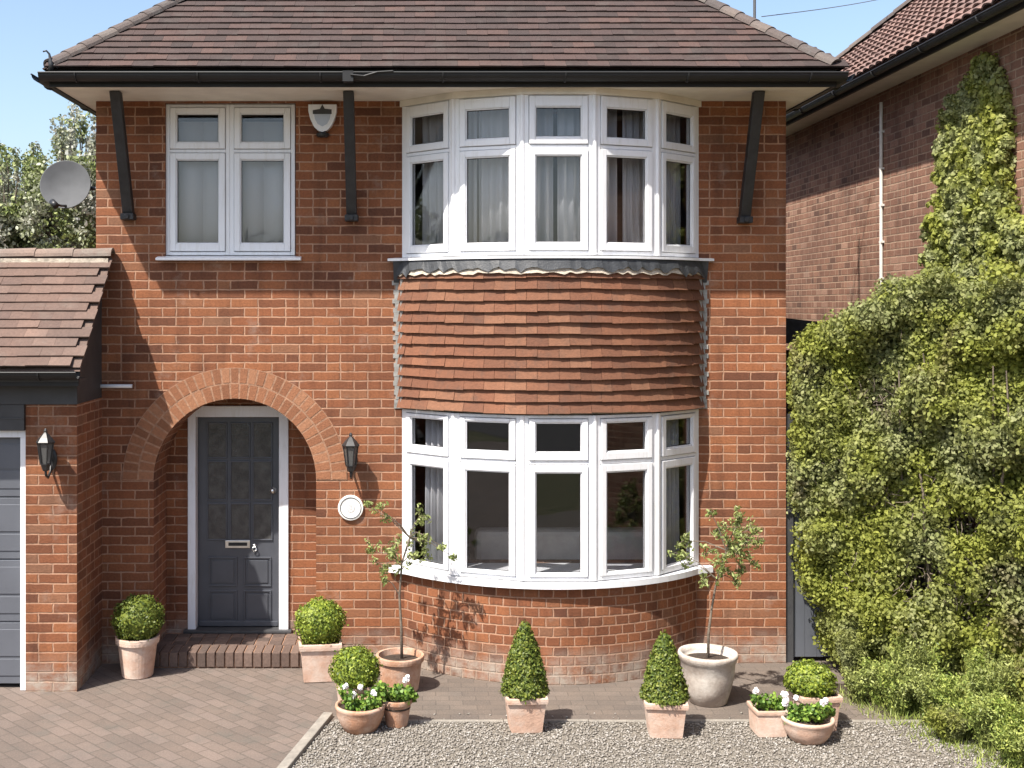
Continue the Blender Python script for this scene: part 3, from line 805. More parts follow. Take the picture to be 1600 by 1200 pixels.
# cream mortar bed with a dark lead apron dressed over it in scallops
m = MB(); n = 68
def band(zlo, zhi, o_lo, o_hi, thk, zf=lambda j: 0):
    for j in range(n):
        (a, Na), (b, Nb) = arc_pt(j / n), arc_pt((j + 1) / n)
        za, zb2 = zlo + zf(j), zlo + zf(j + 1)
        m.hexa([Vector((a.x, a.y, za)) + Na * (o_lo - thk), Vector((b.x, b.y, zb2)) + Nb * (o_lo - thk), Vector((b.x, b.y, zb2)) + Nb * o_lo, Vector((a.x, a.y, za)) + Na * o_lo,
                Vector((a.x, a.y, zhi)) + Na * (o_hi - thk), Vector((b.x, b.y, zhi)) + Nb * (o_hi - thk), Vector((b.x, b.y, zhi)) + Nb * o_hi, Vector((a.x, a.y, zhi)) + Na * o_hi])
ph = [random.uniform(-.010, .010) for _ in range(n + 2)]
band(UPZ - .116, UPZ - .03, .060, .036, .03, lambda j: ph[j] * 1.2)
m.build('mortar_fillet', M['pale_mortar'], house)
m = MB()
band(UPZ - .112, UPZ - .001, .066, .040, .005, lambda j: .042 * abs(math.sin(j * math.pi / 4 + .8 * math.sin(j * .5))) ** .8 + ph[j] * 1.0 + (.0 if 3 < j < 60 else -.03))
m.build('lead_apron', M['lead'], house)
# stepped flashing either side of the tiles
for sx, X0 in ((-1, BX0 - .012), (1, BX1 + .012)):
    m = MB(); z = zt0; i = 0
    ztop = at(0, 436, 0).z
    while z < ztop:
        zz = min(z + .0375, ztop); wdt = .046 + .014 * ((i % 2)) + random.uniform(-.010, .010)
        a, b = (X0, X0 + sx * wdt) if sx > 0 else (X0 - wdt, X0)
        m.box(a, b, -.009 + random.uniform(-.002, .002), .02, z, zz - .001); z = zz; i += 1
    m.box(min(X0, X0 - sx * .03), max(X0, X0 - sx * .03), -.05, .02, zt0, ztop)
    m.build('flashing', M['lead_light'], house)
    m = MB(); 
    a, b = (X0 - .02, X0 + .05) if sx > 0 else (X0 - .055, X0 + .02)
    m.hexa([(a, -.014, ztop - .03), (b, -.014, ztop - .03), (b, .02, ztop - .03), (a, .02, ztop - .03), (a - .005, -.06, UPZ - .001), (b + .005, -.06, UPZ - .001), (b + .005, .02, UPZ - .001), (a - .005, .02, UPZ - .001)])
    m.build('flashing', M['lead'], house)

# ---- eaves, gutter, roof
EY = -.70                                         # eaves line in front
EXL, EXR = at(72, 0, EY).x, at(1312, 0, EY).x
ZE = at(0, 108, EY).z                            # underside of first tile
BK = DEPTH + .5
m = MB()
m.box(EXL + .04, EXR - .04, EY + .04, -.0, ZS, ZS + .022)
m.box(EXL + .04, XL - .0005, .0005, BK, ZS, ZS + .022); m.box(XR + .0005, EXR - .04, .0005, BK, ZS, ZS + .022)
m.build('soffit', M['offwhite'], house)
m = MB()                                          # cover mould over the upper bow, in the soffit colour
for i in range(5):
    U, N = bow_frame(i); m.T = local(bow[i], U, N); m.box(-.004, wseg + .004, 0, .022, ZS - .05, ZS - .001)
m.T = None; m.build('cover_mould', M['offwhite'], house)
m = MB()
for a, b, c_, d_ in ((EXL + .02, EXR - .02, EY + .018, EY + .0395), (EXL + .018, EXL + .0395, EY + .04, BK), (EXR - .0395, EXR - .018, EY + .04, BK)):
    m.box(a, b, c_, d_, ZS - .012, ZE - .0)
m.build('fascia', M['black'], house)
def gutter(m, p0, p1, out, r_=.058):
    p0, p1, out = Vector(p0), Vector(p1), Vector(out); n = 8
    A = []; Bv = []
    for i in range(n + 1):
        a = math.pi * i / n; o_ = out * (-math.cos(a) * r_) + Vector((0, 0, -math.sin(a) * r_))
        A.append(m.p(p0 + o_)); Bv.append(m.p(p1 + o_))
    for i in range(n): m.f.append([A[i], A[i + 1], Bv[i + 1], Bv[i]]); m.uv.append(None)
    for i in range(n + 1):
        a = math.pi * i / n; o_ = out * (-math.cos(a) * r_ * .93) + Vector((0, 0, -math.sin(a) * r_ * .93))
        A.append(m.p(p0 + o_)); Bv.append(m.p(p1 + o_))
    for i in range(n): m.f.append([A[n + 2 + i], A[n + 1 + i], Bv[n + 1 + i], Bv[n + 2 + i]]); m.uv.append(None)
    m.tube([p0 + out * r_, p1 + out * r_], .007, 6)
    L = (p1 - p0).length; k_ = max(1, int(L / .95))
    t = (p1 - p0).normalized()
    for i in range(k_ + 1):                       # brackets
        c_ = p0 + t * (L * (i + .3) / (k_ + .6))
        q = [c_ + out * (-math.cos(math.pi * j / n) * (r_ + .004)) + Vector((0, 0, -math.sin(math.pi * j / n) * (r_ + .004))) for j in range(n + 1)]
        m.tube(q, .008, 5)
GZ = ZE - .045
m = MB()
gutter(m, (EXL - .03, EY - .045, GZ), (EXR + .03, EY - .045, GZ), (0, -1, 0))
gutter(m, (EXL - .045, EY - .03, GZ), (EXL - .045, BK, GZ), (-1, 0, 0))
gutter(m, (EXR + .045, EY - .03, GZ), (EXR + .045, BK, GZ), (1, 0, 0))
j = at(545, 0, EY).x                              # union and sagging cable clipped by the middle bracket
m.box(j - .04, j + .04, EY - .11, EY - .03, GZ - .068, GZ + .012)
m.tube([(j + .02, EY - .115, GZ - .02), (j + .12, EY - .112, GZ - .03), (j + .22, EY - .112, GZ + .0), (j + .34, EY - .11, GZ + .008)], .007, 6)
m.build('gutter', M['black'], house, smooth=False)

TP = .87
def slopeV(nx_, ny_): return Vector((nx_, ny_, TP)).normalized()
cosp = 1 / math.sqrt(1 + TP * TP)
halfW = (EXR - EXL) / 2; Ltot = BK + .1 - EY
m = MB()
# front
o = Vector((EXL, EY - .03, ZE))
tile_slope(m, o, Vector((1, 0, 0)), slopeV(0, 1), lambda u, v: v * cosp - .02 < u < 2 * halfW - v * cosp + .02, umax=2 * halfW, vmax=halfW / cosp)
# left and right
tile_slope(m, Vector((EXL - .03, BK + .1, ZE)), Vector((0, -1, 0)), slopeV(1, 0), lambda u, v: v * cosp < u < Ltot - v * cosp, umax=Ltot, vmax=halfW / cosp, G=.1)
tile_slope(m, Vector((EXR + .03, EY, ZE)), Vector((0, 1, 0)), slopeV(-1, 0), lambda u, v: v * cosp < u < Ltot - v * cosp, umax=Ltot, vmax=halfW / cosp, G=.1)
# boarding under the tiles
ap0 = Vector((EXL + halfW, EY + halfW, ZE + TP * halfW)); ap1 = Vector((EXL + halfW, BK + .1 - halfW, ZE + TP * halfW))
c1, c2, c3, c4 = Vector((EXL, EY, ZE)), Vector((EXR, EY, ZE)), Vector((EXR, BK + .1, ZE)), Vector((EXL, BK + .1, ZE))
for f_ in ([c1, c2, ap0], [c2, c3, ap1, ap0], [c3, c4, ap1], [c4, c1, ap0, ap1]): m.poly(f_)
roof = m.build('roof', M['tile_main'], house)
m = MB()
up_ = Vector((0, 0, .028))
ridge_run(m, c1 + Vector((.02, .02, 0)) + up_, ap0 + up_, .085, .16); ridge_run(m, c2 + Vector((-.02, .02, 0)) + up_, ap0 + up_, .085, .16)
ridge_run(m, c3 + up_, ap1 + up_, .085, .16); ridge_run(m, c4 + up_, ap1 + up_, .085, .16); ridge_run(m, ap0 + up_, ap1 + up_, .1, .3)
m.build('hip_tiles', M['hip'], roof)
m = MB(); q = at(80, 112, EY - .03); 
m.tube([q, q + Vector((0, 0, .06)), q + Vector((-.008, 0, .10)), q + Vector((-.015, 0, .135)), q + Vector((-.035, -.005, .158)), q + Vector((-.06, -.01, .15))], [.02, .022, .012, .008, .007, .006], 8)
m.tube([q + Vector((.01, 0, .03)), q + Vector((.03, 0, .055)), q + Vector((.05, 0, .03))], .01, 6)
m.build('hip_iron', M['iron'], roof, smooth=True)

# timber gallows brackets under the eaves
brk = []
def bracket(X, zbot):
    m = MB(); pts = []
    for i in range(2):
        t = i; y = -.035 - .40 * (t ** 1.15); z = zbot + (ZS - .005 - zbot) * t + .05 * math.sin(math.pi * t) * 0
        pts.append((y, z))
    wd = .042
    for (ya, za), (yb, zb2) in zip(pts, pts[1:]):
        m.hexa([(X - wd, ya - .045, za), (X + wd, ya - .045, za), (X + wd, ya + .035, za + .0), (X - wd, ya + .035, za), (X - wd, yb - .045, zb2), (X + wd, yb - .045, zb2), (X + wd, yb + .035, zb2), (X - wd, yb + .035, zb2)])
    m.box(X - wd - .012, X + wd + .012, -.105, -.001, zbot - .05, zbot + .002)
    m.tube([(X, -.1, zbot - .025), (X, -.118, zbot - .025)], .022, 10)
    return m.build('eaves_bracket', M['blacktimber'], house, bevel=.006)
for px, py in ((203, 335), (550, 337), (1161, 340)): bracket(at(px, 0, 0).x, at(0, py, 0).z)

# small white overflow pipe low on the facade beside the garage
q = at(162, 603, 0); e = at(208, 603, 0)
m = MB(); m.tube([(q.x - .05, -.03, q.z), (e.x, -.03, q.z)], .016, 10); m.tube([(e.x - .02, -.03, q.z), (e.x - .02, .01, q.z)], .014, 8); m.build('overflow_pipe', M['white'], house, smooth=True)

# ------------------------------------------------------------------ curtains
def curtain(pts_fn, z0, z1, label, amp=.018, wl=.09, group=None, n=60):
    m = MB(); prev = None
    for j in range(n + 1):
        q, N, s_ = pts_fn(j / n)
        o_ = amp * math.sin(s_ / wl * 6.283 + 1.3 * math.sin(s_ * 9)) 
        a = Vector((q.x, q.y, 0)) + N * o_; b = Vector((q.x, q.y, 0)) + N * o_ * .6
        if prev is not None:
            pa, pb = prev
            m.poly([(pa.x, pa.y, z0), (a.x, a.y, z0), (b.x, b.y, z1), (pb.x, pb.y, z1)])
        prev = (a, b)
    ob = m.build('curtain', M['net'], smooth=True)
    sd = ob.modifiers.new('thick', 'SOLIDIFY'); sd.thickness = .002
    return tag(ob, label, 'curtain', group)
def bowfn(f0, f1, off=-.16):
    def fn(t):
        f_ = f0 + (f1 - f0) * t; q, N = arc_pt(f_, off); return q, N, f_ * ALEN
    return fn
zu0, zu1 = Zc(398) + .02, ZS - .06
curtain(bowfn(.03, .245), zu0, zu1, 'pale net curtain drawn behind leftmost panes of the upper bow window')
curtain(bowfn(.25, .49), zu0, zu1, 'pale net curtain left of the centre gap in the upper bow window', n=80)
curtain(bowfn(.505, .70), zu0, zu1, 'pale net curtain right of the centre gap in the upper bow window', n=80)
curtain(bowfn(.72, .985), zu0, zu1, 'grey net curtain behind rightmost panes of the upper bow window')
zl0, zl1 = Zc(908) + .01, LOT - .03
curtain(bowfn(.04, .17), zl0, zl1, 'white curtain gathered at the left end of the lower bow window', .03, .07)
curtain(bowfn(.84, .97), zl0, zl1, 'grey white curtain gathered at the right end of the lower bow window', .03, .07)
def linefn(xa_, xb_, y):
    def fn(t): return Vector((xa_ + (xb_ - xa_) * t, y, 0)), Vector((0, -1, 0)), xa_ + (xb_ - xa_) * t
    return fn
curtain(linefn(WX0 + .03, WX1 - .03, .15), WZ0 + .02, at(0, 190, .15).z, 'plain pale blind behind the two panes of the upper left window', .0, .5, n=4)

# sofa in the front room
sofa = thing('sofa', 'pale sofa seen through the lower bow window', 'sofa', (1.3, .45, .12))
def rbox(x0, x1, y0, y1, z0, z1, nm, mt, par, bv=.05):
    m = MB(); m.box(x0, x1, y0, y1, z0, z1); return m.build(nm, mt, par, bevel=bv)
rbox(.45, 2.15, .32, .52, .12, 1.03, 'backrest', M['cloth'], sofa); rbox(.45, 2.15, .56, 1.2, .12, .5, 'seat', M['cloth'], sofa)
rbox(.25, .44, .35, 1.2, .12, .7, 'armrest', M['cloth'], sofa); rbox(2.16, 2.35, .35, 1.2, .12, .7, 'armrest', M['cloth'], sofa)

# ------------------------------------------------------------------ alarm box, plaque, lanterns, dish
al = thing('alarm_box', 'white shield shaped burglar alarm box under the eaves beside the middle bracket', 'alarm box', at(503, 180, 0))
c_ = at(504, 160, -.05); hw = .115
prof = [(-1, 0), (-1.0, -.28), (-.86, -.62), (-.62, -.93), (-.3, -1.12), (0, -1.18), (.3, -1.12), (.62, -.93), (.86, -.62), (1.0, -.28), (1, 0)]
def shield(sc, y0, y1, zf=None):
    m = MB(); A = [Vector((c_.x + a * hw * sc, y0, c_.z - .02 + b * .19 * sc)) for a, b in prof]
    B = [Vector((c_.x + a * hw * sc, y1, c_.z - .02 + b * .19 * sc)) for a, b in prof]
    n = len(prof); m.poly(A); m.poly(B[::-1])
    for i in range(n): m.poly([A[i], B[i], B[(i + 1) % n], A[(i + 1) % n]])
    return m
m = shield(1.0, -.07, 0); m.build('case', M['white'], al, bevel=.01)
m = MB(); m.lathe([(.0, 0), (.045, .004), (.055, .02), (.05, .035)], 16, c=(c_.x, -.035, c_.z - .285)); m.build('strobe_lens', M['iron'], al, smooth=True)
m = MB(); e = c_.z - .075                         # dark printed band with a peak, and the pale blue lower field
m.poly([(c_.x - .078, -.0725, e - .024), (c_.x + .076, -.0725, e - .024), (c_.x + .076, -.0725, e + .014), (c_.x + .02, -.0725, e + .020), (c_.x, -.0725, e + .056), (c_.x - .02, -.0725, e + .018), (c_.x - .078, -.0725, e + .008)])
m.build('printed_mark', M['charcoal'], al)
M['paleblue'] = plain('pale blue print', (.42, .47, .55), .4, .05, 9)
m = MB(); m.poly([(c_.x + a, -.0725, c_.z + b) for a, b in ((-.068, -.1), (.068, -.1), (.06, -.14), (.038, -.18), (0, -.2), (-.038, -.18), (-.06, -.14))][::-1]); m.build('printed_field', M['paleblue'], al)

pl = at(548, 793, 0)
pq = thing('wall_plaque', 'round white plaque on the brickwork right of the porch', 'plaque', pl)
m = MB(); n = 40
def disc(m, c, r0, y0, y1, n=40):
    m.T = lambda q: Vector((c.x + q[0], y0 + (y1 - y0) * q[2], c.z + q[1])); m.lathe([(r0, 0), (r0, .8), (r0 * .96, 1)], n); m.T = None
disc(m, pl, .104, -.001, -.022); m.build('disc', M['white_gloss'], pq)
m = MB(); T_ = [(pl.x + .085 * math.cos(a), -.024, pl.z + .085 * math.sin(a)) for a in np.linspace(0, 2 * math.pi, 40)]
m.tube(T_, .0035, 6, False); m.build('rim_line', M['dish'], pq)
M['faintgrey'] = plain('faint grey glaze', (.55, .55, .54), .3, .25, 80)
m = MB(); disc(m, pl, .036, -.022, -.0245, 24); m.build('centre_motif', M['faintgrey'], pq)

k = NT('lantern glass'); k.color((.12, .12, .115)); k.rough(.1); k.b.inputs['Transmission Weight'].default_value = .35; M['lglass'] = k.m
def lantern(px, py, Y, label):
    """py = photo row of the top of the glass body"""
    c = at(px, py, Y - .14); t = thing('wall_lantern', label, 'wall lantern', (c.x, Y, c.z), 'outdoor lanterns fixed to the brickwork')
    x, y, z = c.x, Y - .14, c.z; Kq = .98
    def W3(q): return Vector((x + (q[0] - x) * Kq, Y + (q[1] - Y) * (1.0 if abs(q[1] - Y) < .03 else Kq), z + (q[2] - z) * Kq))
    m = MB(); m.T = W3
    m.lathe([(.058, -.006), (.072, 0), (.074, .008), (.05, .04), (.022, .07), (.012, .08), (.016, .09), (.010, .105), (.002, .112)], 6, c=(x, y, z))
    m.lathe([(.02, -.215), (.026, -.205), (.035, -.178), (.042, -.165), (.042, -.158)], 6, c=(x, y, z))
    for i in range(6):
        a = 2 * math.pi * i / 6
        m.tube([(x + .062 * math.cos(a), y + .062 * math.sin(a), z), (x + .04 * math.cos(a), y + .04 * math.sin(a), z - .16)], .005, 5)
    m.build('cage', M['iron'], t)
    m = MB(); m.T = W3; m.lathe([(.035, -.158), (.056, -.006)], 6, c=(x, y, z)); m.build('glass', M['lglass'], t)
    m = MB(); m.T = W3
    m.tube([(x, y, z - .21), (x, y + .01, z - .25), (x, y + .06, z - .275), (x, Y - .02, z - .23), (x, Y - .01, z - .16)], .010, 8)
    m.tube([(x, y, z - .2), (x, y + .07, z - .14), (x, Y - .01, z - .10)], .009, 8)
    m.build('arm', M['iron'], t, smooth=True)
    m = MB(); m.T = lambda q: Vector((x + q[0], Y - q[2], z - .14 + q[1] * 1.9)); m.lathe([(.045, 0), (.045, .012), (.03, .02)], 20); m.T = None
    m.build('back_plate', M['iron'], t)
    return t
lantern(548, 697, 0, 'black six sided lantern on the house wall above the round plaque')
lantern(71, 692, -.7, 'black lantern on the sunlit garage pier beside the garage door')

dc = at(102, 288, .7)
ds = thing('satellite_dish', 'grey oval satellite dish on a bracket off the left house wall', 'satellite dish', (XL, .7, dc.z))
m = MB(); Rx = Matrix.Rotation(R(4), 3, 'Z') @ Matrix.Rotation(R(90 - 12), 3, 'X')
m.T = lambda q: dc + Rx @ Vector(q)
rr = .215
m.lathe([(.001, -.045), (rr * .35, -.04), (rr * .7, -.022), (rr, 0), (rr + .006, .002), (rr + .006, -.008), (rr * .7, -.03), (rr * .35, -.047), (.001, -.052)][::-1], 40); m.T = None
m.build('reflector', M['dish'], ds, smooth=True)
m = MB(); lnb = at(84, 318, .45)
m.tube([dc + Vector((.02, .0, -.19)), dc + Vector((-.0, -.12, -.2)), lnb + Vector((.03, 0, -.01))], .011, 8)
m.tube([lnb + Vector((.02, .0, -.02)), lnb + Vector((-.03, .05, .02))], .028, 10); m.build('receiver_arm', M['iron'], ds, smooth=True)
m = MB(); m.tube([dc + Vector((0, .06, -.03)), (XL - .12, .78, dc.z - .03), (XL, .78, dc.z - .03)], .017, 8); m.box(XL - .012, XL, .7, .86, dc.z - .12, dc.z + .06)
m.build('wall_bracket', M['iron'], ds)

# aerial mast on the right hip
mast = thing('aerial_mast', 'thin grey aerial pole rising behind the right hip of the roof', 'aerial', at(1178, 45, 1.2))
m = MB(); b0 = at(1179, 60, .6); m.tube([(b0.x, .6, b0.z), (b0.x, .6, b0.z + 1.5)], .013, 8); m.build('pole', M['dish'], mast)
m = MB(); m.tube([(b0.x - .3, .6, b0.z + 1.3), (b0.x + .3, .6, b0.z + 1.3)], .008, 6)
for i in range(6): m.tube([(b0.x - .28 + i * .11, .45, b0.z + 1.3), (b0.x - .28 + i * .11, .75, b0.z + 1.3)], .004, 5)
m.build('aerial_rods', M['dish'], mast)
m = MB(); pts = []
pA = at(1190, 26, .6); pB = at(1330, 0, 2.5)
for i in range(14):
    t = i / 5; q = pA.lerp(pB, t); q.z -= .05 * math.sin(min(1, t / 2.6) * math.pi); pts.append(q)
m.tube(pts, .004, 5); tag(m.build('overhead_wire', M['dish']), 'thin telephone wire crossing the blue sky from the aerial pole', 'wire')

# ------------------------------------------------------------------ garage
gar = thing('brick_garage', 'low brick garage with pitched tile roof and grey door at the left of the house', 'garage', (-4, -.7, 0))
GY = -.7; PX0, PX1 = at(40, 0, GY).x, at(120, 0, GY).x; PZ = at(0, 632, GY).z
GL = -5.9
m = MB()
m.box(PX0, PX1, GY, -.001, 0, PZ)
m.box(GL, PX0 - 2.35, GY, 4, 0, PZ); m.box(PX0 - 2.3495, XL - .001, 3.75, 4, 0, 2.4)
m.build('wall', M['brick'], gar)
ry = -.07; rz = at(0, 402, ry).z; ey = -.95; ez = at(0, 574, ey).z; vx = at(125, 0, ey).x
m = MB()                                           # dark boarded gable between pier and roof
zr = lambda y: ez + (rz - ez) * (y - ey) / (ry - ey) - .035
m.poly([(PX1 - .004, GY, PZ + .001), (PX1 - .004, -.002, PZ + .001), (PX1 - .004, -.002, zr(ry)), (PX1 - .004, ry, zr(ry)), (PX1 - .004, GY, zr(GY))])
m.poly([(PX0, GY + .001, PZ + .001), (PX1 - .004, GY + .001, PZ + .001), (PX1 - .004, GY + .001, zr(GY)), (PX0, GY + .001, zr(GY))])
m.build('gable', M['charcoal'], gar)
m = MB(); za, zb_ = at(0, 600, GY - .02).z, at(0, 673, GY - .02).z
m.box(GL, PX1 + .012, GY - .03, GY - .002, PZ + .002, za + .06)
m.box(GL + .3, PX0 - .004, GY - .022, GY + .05, zb_, PZ)
m.box(GL + .3, PX0 - .004, GY - .028, GY - .0225, zb_ + .085, zb_ + .1)
m.box(GL, vx - .02, ey + .03, GY - .031, za + .03, za + .05)
m.build('fascia', M['charcoal'], gar, bevel=.004)
m = MB(); gutter(m, (GL, ey - .02, ez - .035), (vx - .01, ey - .02, ez - .035), (0, -1, 0), .055)
m.box(GL, vx - .02, ey + .036, ey + .055, ez - .14, ez - .003)
m.build('gutter', M['black'], gar)
m = MB(); sv = Vector((0, ry - ey, rz - ez)); Ls = sv.length
tile_slope(m, Vector((GL, ey - .02, ez)), Vector((1, 0, 0)), sv, lambda u, v: True and u < vx - GL, umax=vx - GL - .05, vmax=Ls - .02, G=.098)
m.poly([(GL, ey, ez), (vx, ey, ez), (vx, ry, rz), (GL, ry, rz)])
m.poly([(GL, ey, ez - .03), (vx, ey, ez - .03), (vx, ry, rz - .03), (GL, ry, rz - .03)])
m.poly([(vx, ey, ez - .03), (vx, ry, rz - .03), (vx, ry, rz), (vx, ey, ez)])
m.poly([(GL, ry, rz), (XL - .002, ry, rz), (XL - .002, .9, 2.42), (GL, .9, 2.42)])
m.poly([(GL, .9, 2.42), (XL - .002, .9, 2.42), (XL - .002, 4.05, 2.4), (GL, 4.05, 2.4)])
groof = m.build('roof', M['tile_gar'], gar)
m = MB(); ridge_run(m, (vx + .01, ry, rz + .012), (GL, ry, rz + .012), .075, .31, flat=.9); m.build('ridge_tiles', M['ridge'], groof)
m = MB(); m.box(GL, vx - .01, ry - .085, ry - .06, rz - .05, rz - .012); m.build('ridge_bedding', M['pale_mortar'], groof)
# door and its white frame
DX1 = at(35, 0, GY + .08).x; ztop = at(0, 683, GY + .05).z
m = MB(); m.box(DX1, PX0 + 0, GY + .03, GY + .12, 0, ztop); m.box(PX0 - 2.35, PX0 - 2.28, GY + .03, GY + .12, 0, ztop)
m.box(PX0 - 2.35, PX0, GY + .028, GY + .12, ztop, ztop + .055); m.build('garage_door_frame', M['white'], gar, bevel=.004)
m = MB(); m.box(PX0 - 2.27, DX1 - .002, GY + .10, GY + .14, .03, ztop - .003)
gd = m
for i in range(4):
    z0_ = .035 + i * .48; 
    if z0_ + .47 > ztop: zt_ = ztop - .01
    else: zt_ = z0_ + .468
    gd.box(PX0 - 2.27, DX1 - .003, GY + .088, GY + .1, z0_, zt_)
    gd.box(PX0 - 2.27, DX1 - .003, GY + .082, GY + .088, z0_ + .06, z0_ + .19); gd.box(PX0 - 2.27, DX1 - .003, GY + .082, GY + .088, z0_ + .21, zt_ - .05)
gd.build('garage_door', M['garage_paint'], gar, bevel=.004)

# ------------------------------------------------------------------ neighbour's house
NX = 4.4; NY0, NY1 = -7.0, 4.6; NZ = 4.99
nb = thing('neighbour_house', 'neighbouring brick house with red tiled roof seen side on at the right', 'house', (NX, 0, 0))
m = MB(); m.box(NX, NX + 5.5, NY0, NY1, 0, NZ + .02); m.build('wall', M['brick_near'], nb)
NEX = NX - .31
m = MB(); m.box(NEX + .03, NX - .0005, NY0 - .3, NY1 + .35, NZ, NZ + .02); m.box(NX, NX + 5.8, NY1 + .0005, NY1 + .35, NZ, NZ + .02)
m.build('soffit', M['offwhite'], nb)
m = MB(); m.box(NEX + .005, NEX + .03, NY0 - .3, NY1 + .35, NZ - .015, NZ + .065); m.build('fascia', M['blacktimber'], nb)
m = MB(); gutter(m, (NEX - .045, NY0 - .3, NZ + .045), (NEX - .045, NY1 + .4, NZ + .045), (-1, 0, 0), .042)
m.build('gutter', M['blacktimber'], nb)
m = MB(); NE = Vector((NEX - .03, NY1 + .1, NZ + .075)); Ln = NY1 + .1 - NY0 + .3
tile_slope(m, NE, Vector((0, -1, 0)), slopeV(1, 0), lambda u, v: v * cosp - .02 < u, W=.15, G=.15, arch=.022, lift=.035, umax=Ln, vmax=3.6, wav=0)
tp_ = NE + Vector((2.7, -2.7, 2.7 * TP))
m.poly([NE, NE + Vector((0, -Ln, 0)), NE + Vector((2.7, -Ln, 2.7 * TP)), tp_]); m.poly([NE, tp_, NE + Vector((5.4, 0, 0))])
m.poly([NE + Vector((2.7, -Ln, 2.7 * TP)), tp_, NE + Vector((5.4, 0, 0)), NE + Vector((5.4, -Ln, 0))])
nroof = m.build('roof', M['tile_near'], nb)
m = MB(); ridge_run(m, NE + Vector((0, 0, .04)), tp_ + Vector((0, 0, .04)), .1, .3); m.build('hip_tiles', M['hip'], nroof)
PY = F * NX / (1380 - CX) - D0; q0, q1 = at(1380, 160, PY), at(1380, 445, PY)
m = MB(); m.tube([(NX - .02, PY, q0.z), (NX - .02, PY, q1.z)], .016, 8)
for zz in np.arange(q1.z + .05, q0.z, .35): m.box(NX - .03, NX, PY - .03, PY + .03, zz, zz + .02)
m.build('wall_pipe', M['cable'], nb)

# dark lean-to in the side passage, gate in front of it
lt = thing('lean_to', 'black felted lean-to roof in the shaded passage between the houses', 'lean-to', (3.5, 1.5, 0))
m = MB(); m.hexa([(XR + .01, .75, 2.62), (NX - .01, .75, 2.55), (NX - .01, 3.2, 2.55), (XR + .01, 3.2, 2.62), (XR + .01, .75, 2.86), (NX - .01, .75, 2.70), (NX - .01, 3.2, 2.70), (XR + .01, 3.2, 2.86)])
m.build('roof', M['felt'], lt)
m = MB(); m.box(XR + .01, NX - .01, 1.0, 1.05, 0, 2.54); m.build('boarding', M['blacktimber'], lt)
gt = thing('side_gate', 'grey boarded side gate at the right corner of the house', 'gate', (3.4, .05, 0))
g0 = at(1226, 0, .05).x
m = MB(); m.box(XR + .004, XR + .07, .02, .10, 0, 2.05); m.box(NX - .08, NX - .002, .02, .1, 0, 2.05); m.box(XR + .07, NX - .08, .02, .1, 1.98, 2.05); m.build('gate_frame', M['charcoal'], gt, bevel=.004)
m = MB(); x = XR + .074
while x < NX - .16:
    m.box(x, x + .098, .045, .065, .04, 1.97); x += .1
m.box(XR + .076, NX - .085, .066, .09, .3, .4); m.box(XR + .076, NX - .085, .066, .09, 1.6, 1.7)
m.build('gate_boards', M['garage_paint'], gt, bevel=.003)

# ------------------------------------------------------------------ plants
def ball_points(n, c, r, squash=1.0, rough=.09):
    d = rng.normal(0, 1, (n, 3)); d /= np.linalg.norm(d, axis=1, keepdims=True)
    f_ = np.array([noise.noise(Vector(q) * 2.6 + Vector(c) * 3) for q in d])
    rad = r * (1 + rough * f_ * 2 + rng.normal(0, .03, n)) * rng.uniform(.93, 1.05, n) * (1 + (rng.uniform(0, 1, n) > .96) * rng.uniform(.02, .12, n))
    P = d * rad[:, None]; P[:, 2] *= squash
    return P + np.array(c), d
def core_ball(c, r, squash=1.0):
    m = MB(); prof_ = [(max(.002, r * math.sin(a)), -r * math.cos(a) * squash) for a in np.linspace(0, math.pi, 11)]
    m.lathe(prof_, 16, c=c); return m

def pot(t, kind, c, rt, rb, h, mat, rot=0):
    """a pot, its soil; c = centre on the ground"""
    th = .022
    if kind == 'square': sq = .9; n = 24
    elif kind == 'soft': sq = .45; n = 32
    else: sq = 0; n = 36
    rim = max(.02, h * .17); m = MB()
    if kind == 'bowl':
        pr = [(rb * .9, 0), (rb, .004), (rt * .84, h * .28), (rt * .98, h * .62), (rt * .99, h * .8), (rt * 1.02, h * .84), (rt * 1.04, h * .92), (rt * 1.02, h), (rt * .93, h), (rt * .9, h * .8), (rt * .88, h * .72)]
    elif kind == 'belly':
        pr = [(rb * .92, 0), (rb, .006), (rb + (rt - rb) * .42, h * .3), (rb + (rt - rb) * .72, h * .58), (rt * .93, h * .82), (rt * .965, h * .84), (rt * 1.0, h * .9), (rt * 1.03, h * .95), (rt * 1.0, h), (rt * .92, h), (rt * .88, h * .9), (rt * .84, h * .8)]
    else:
        k1 = rb + (rt * .93 - rb) * ((h - rim) / h)
        pr = [(rb * .95, 0), (rb, .006), (k1, h - rim), (k1 + .001, h - rim + .001), (rt * .985, h - rim + .004), (rt, h - rim * .5), (rt, h - .006), (rt * .985, h), (rt * .88, h), (rt * .86, h - rim * .5), (rt * .84, h - rim)]
    m.lathe(pr, n, sq, c, rot)
    p_ = m.build('pot', mat, t, smooth=(kind in ('bowl', 'belly')))
    m = MB(); m.lathe([(rt * .86, h - rim * 1.1 - .03), (rt * .86, h - rim * 1.0), (rt * .4, h - rim * .75), (.01, h - rim * .7)], n, sq, c, rot)
    m.build('soil', M['soil'], t)
    return p_

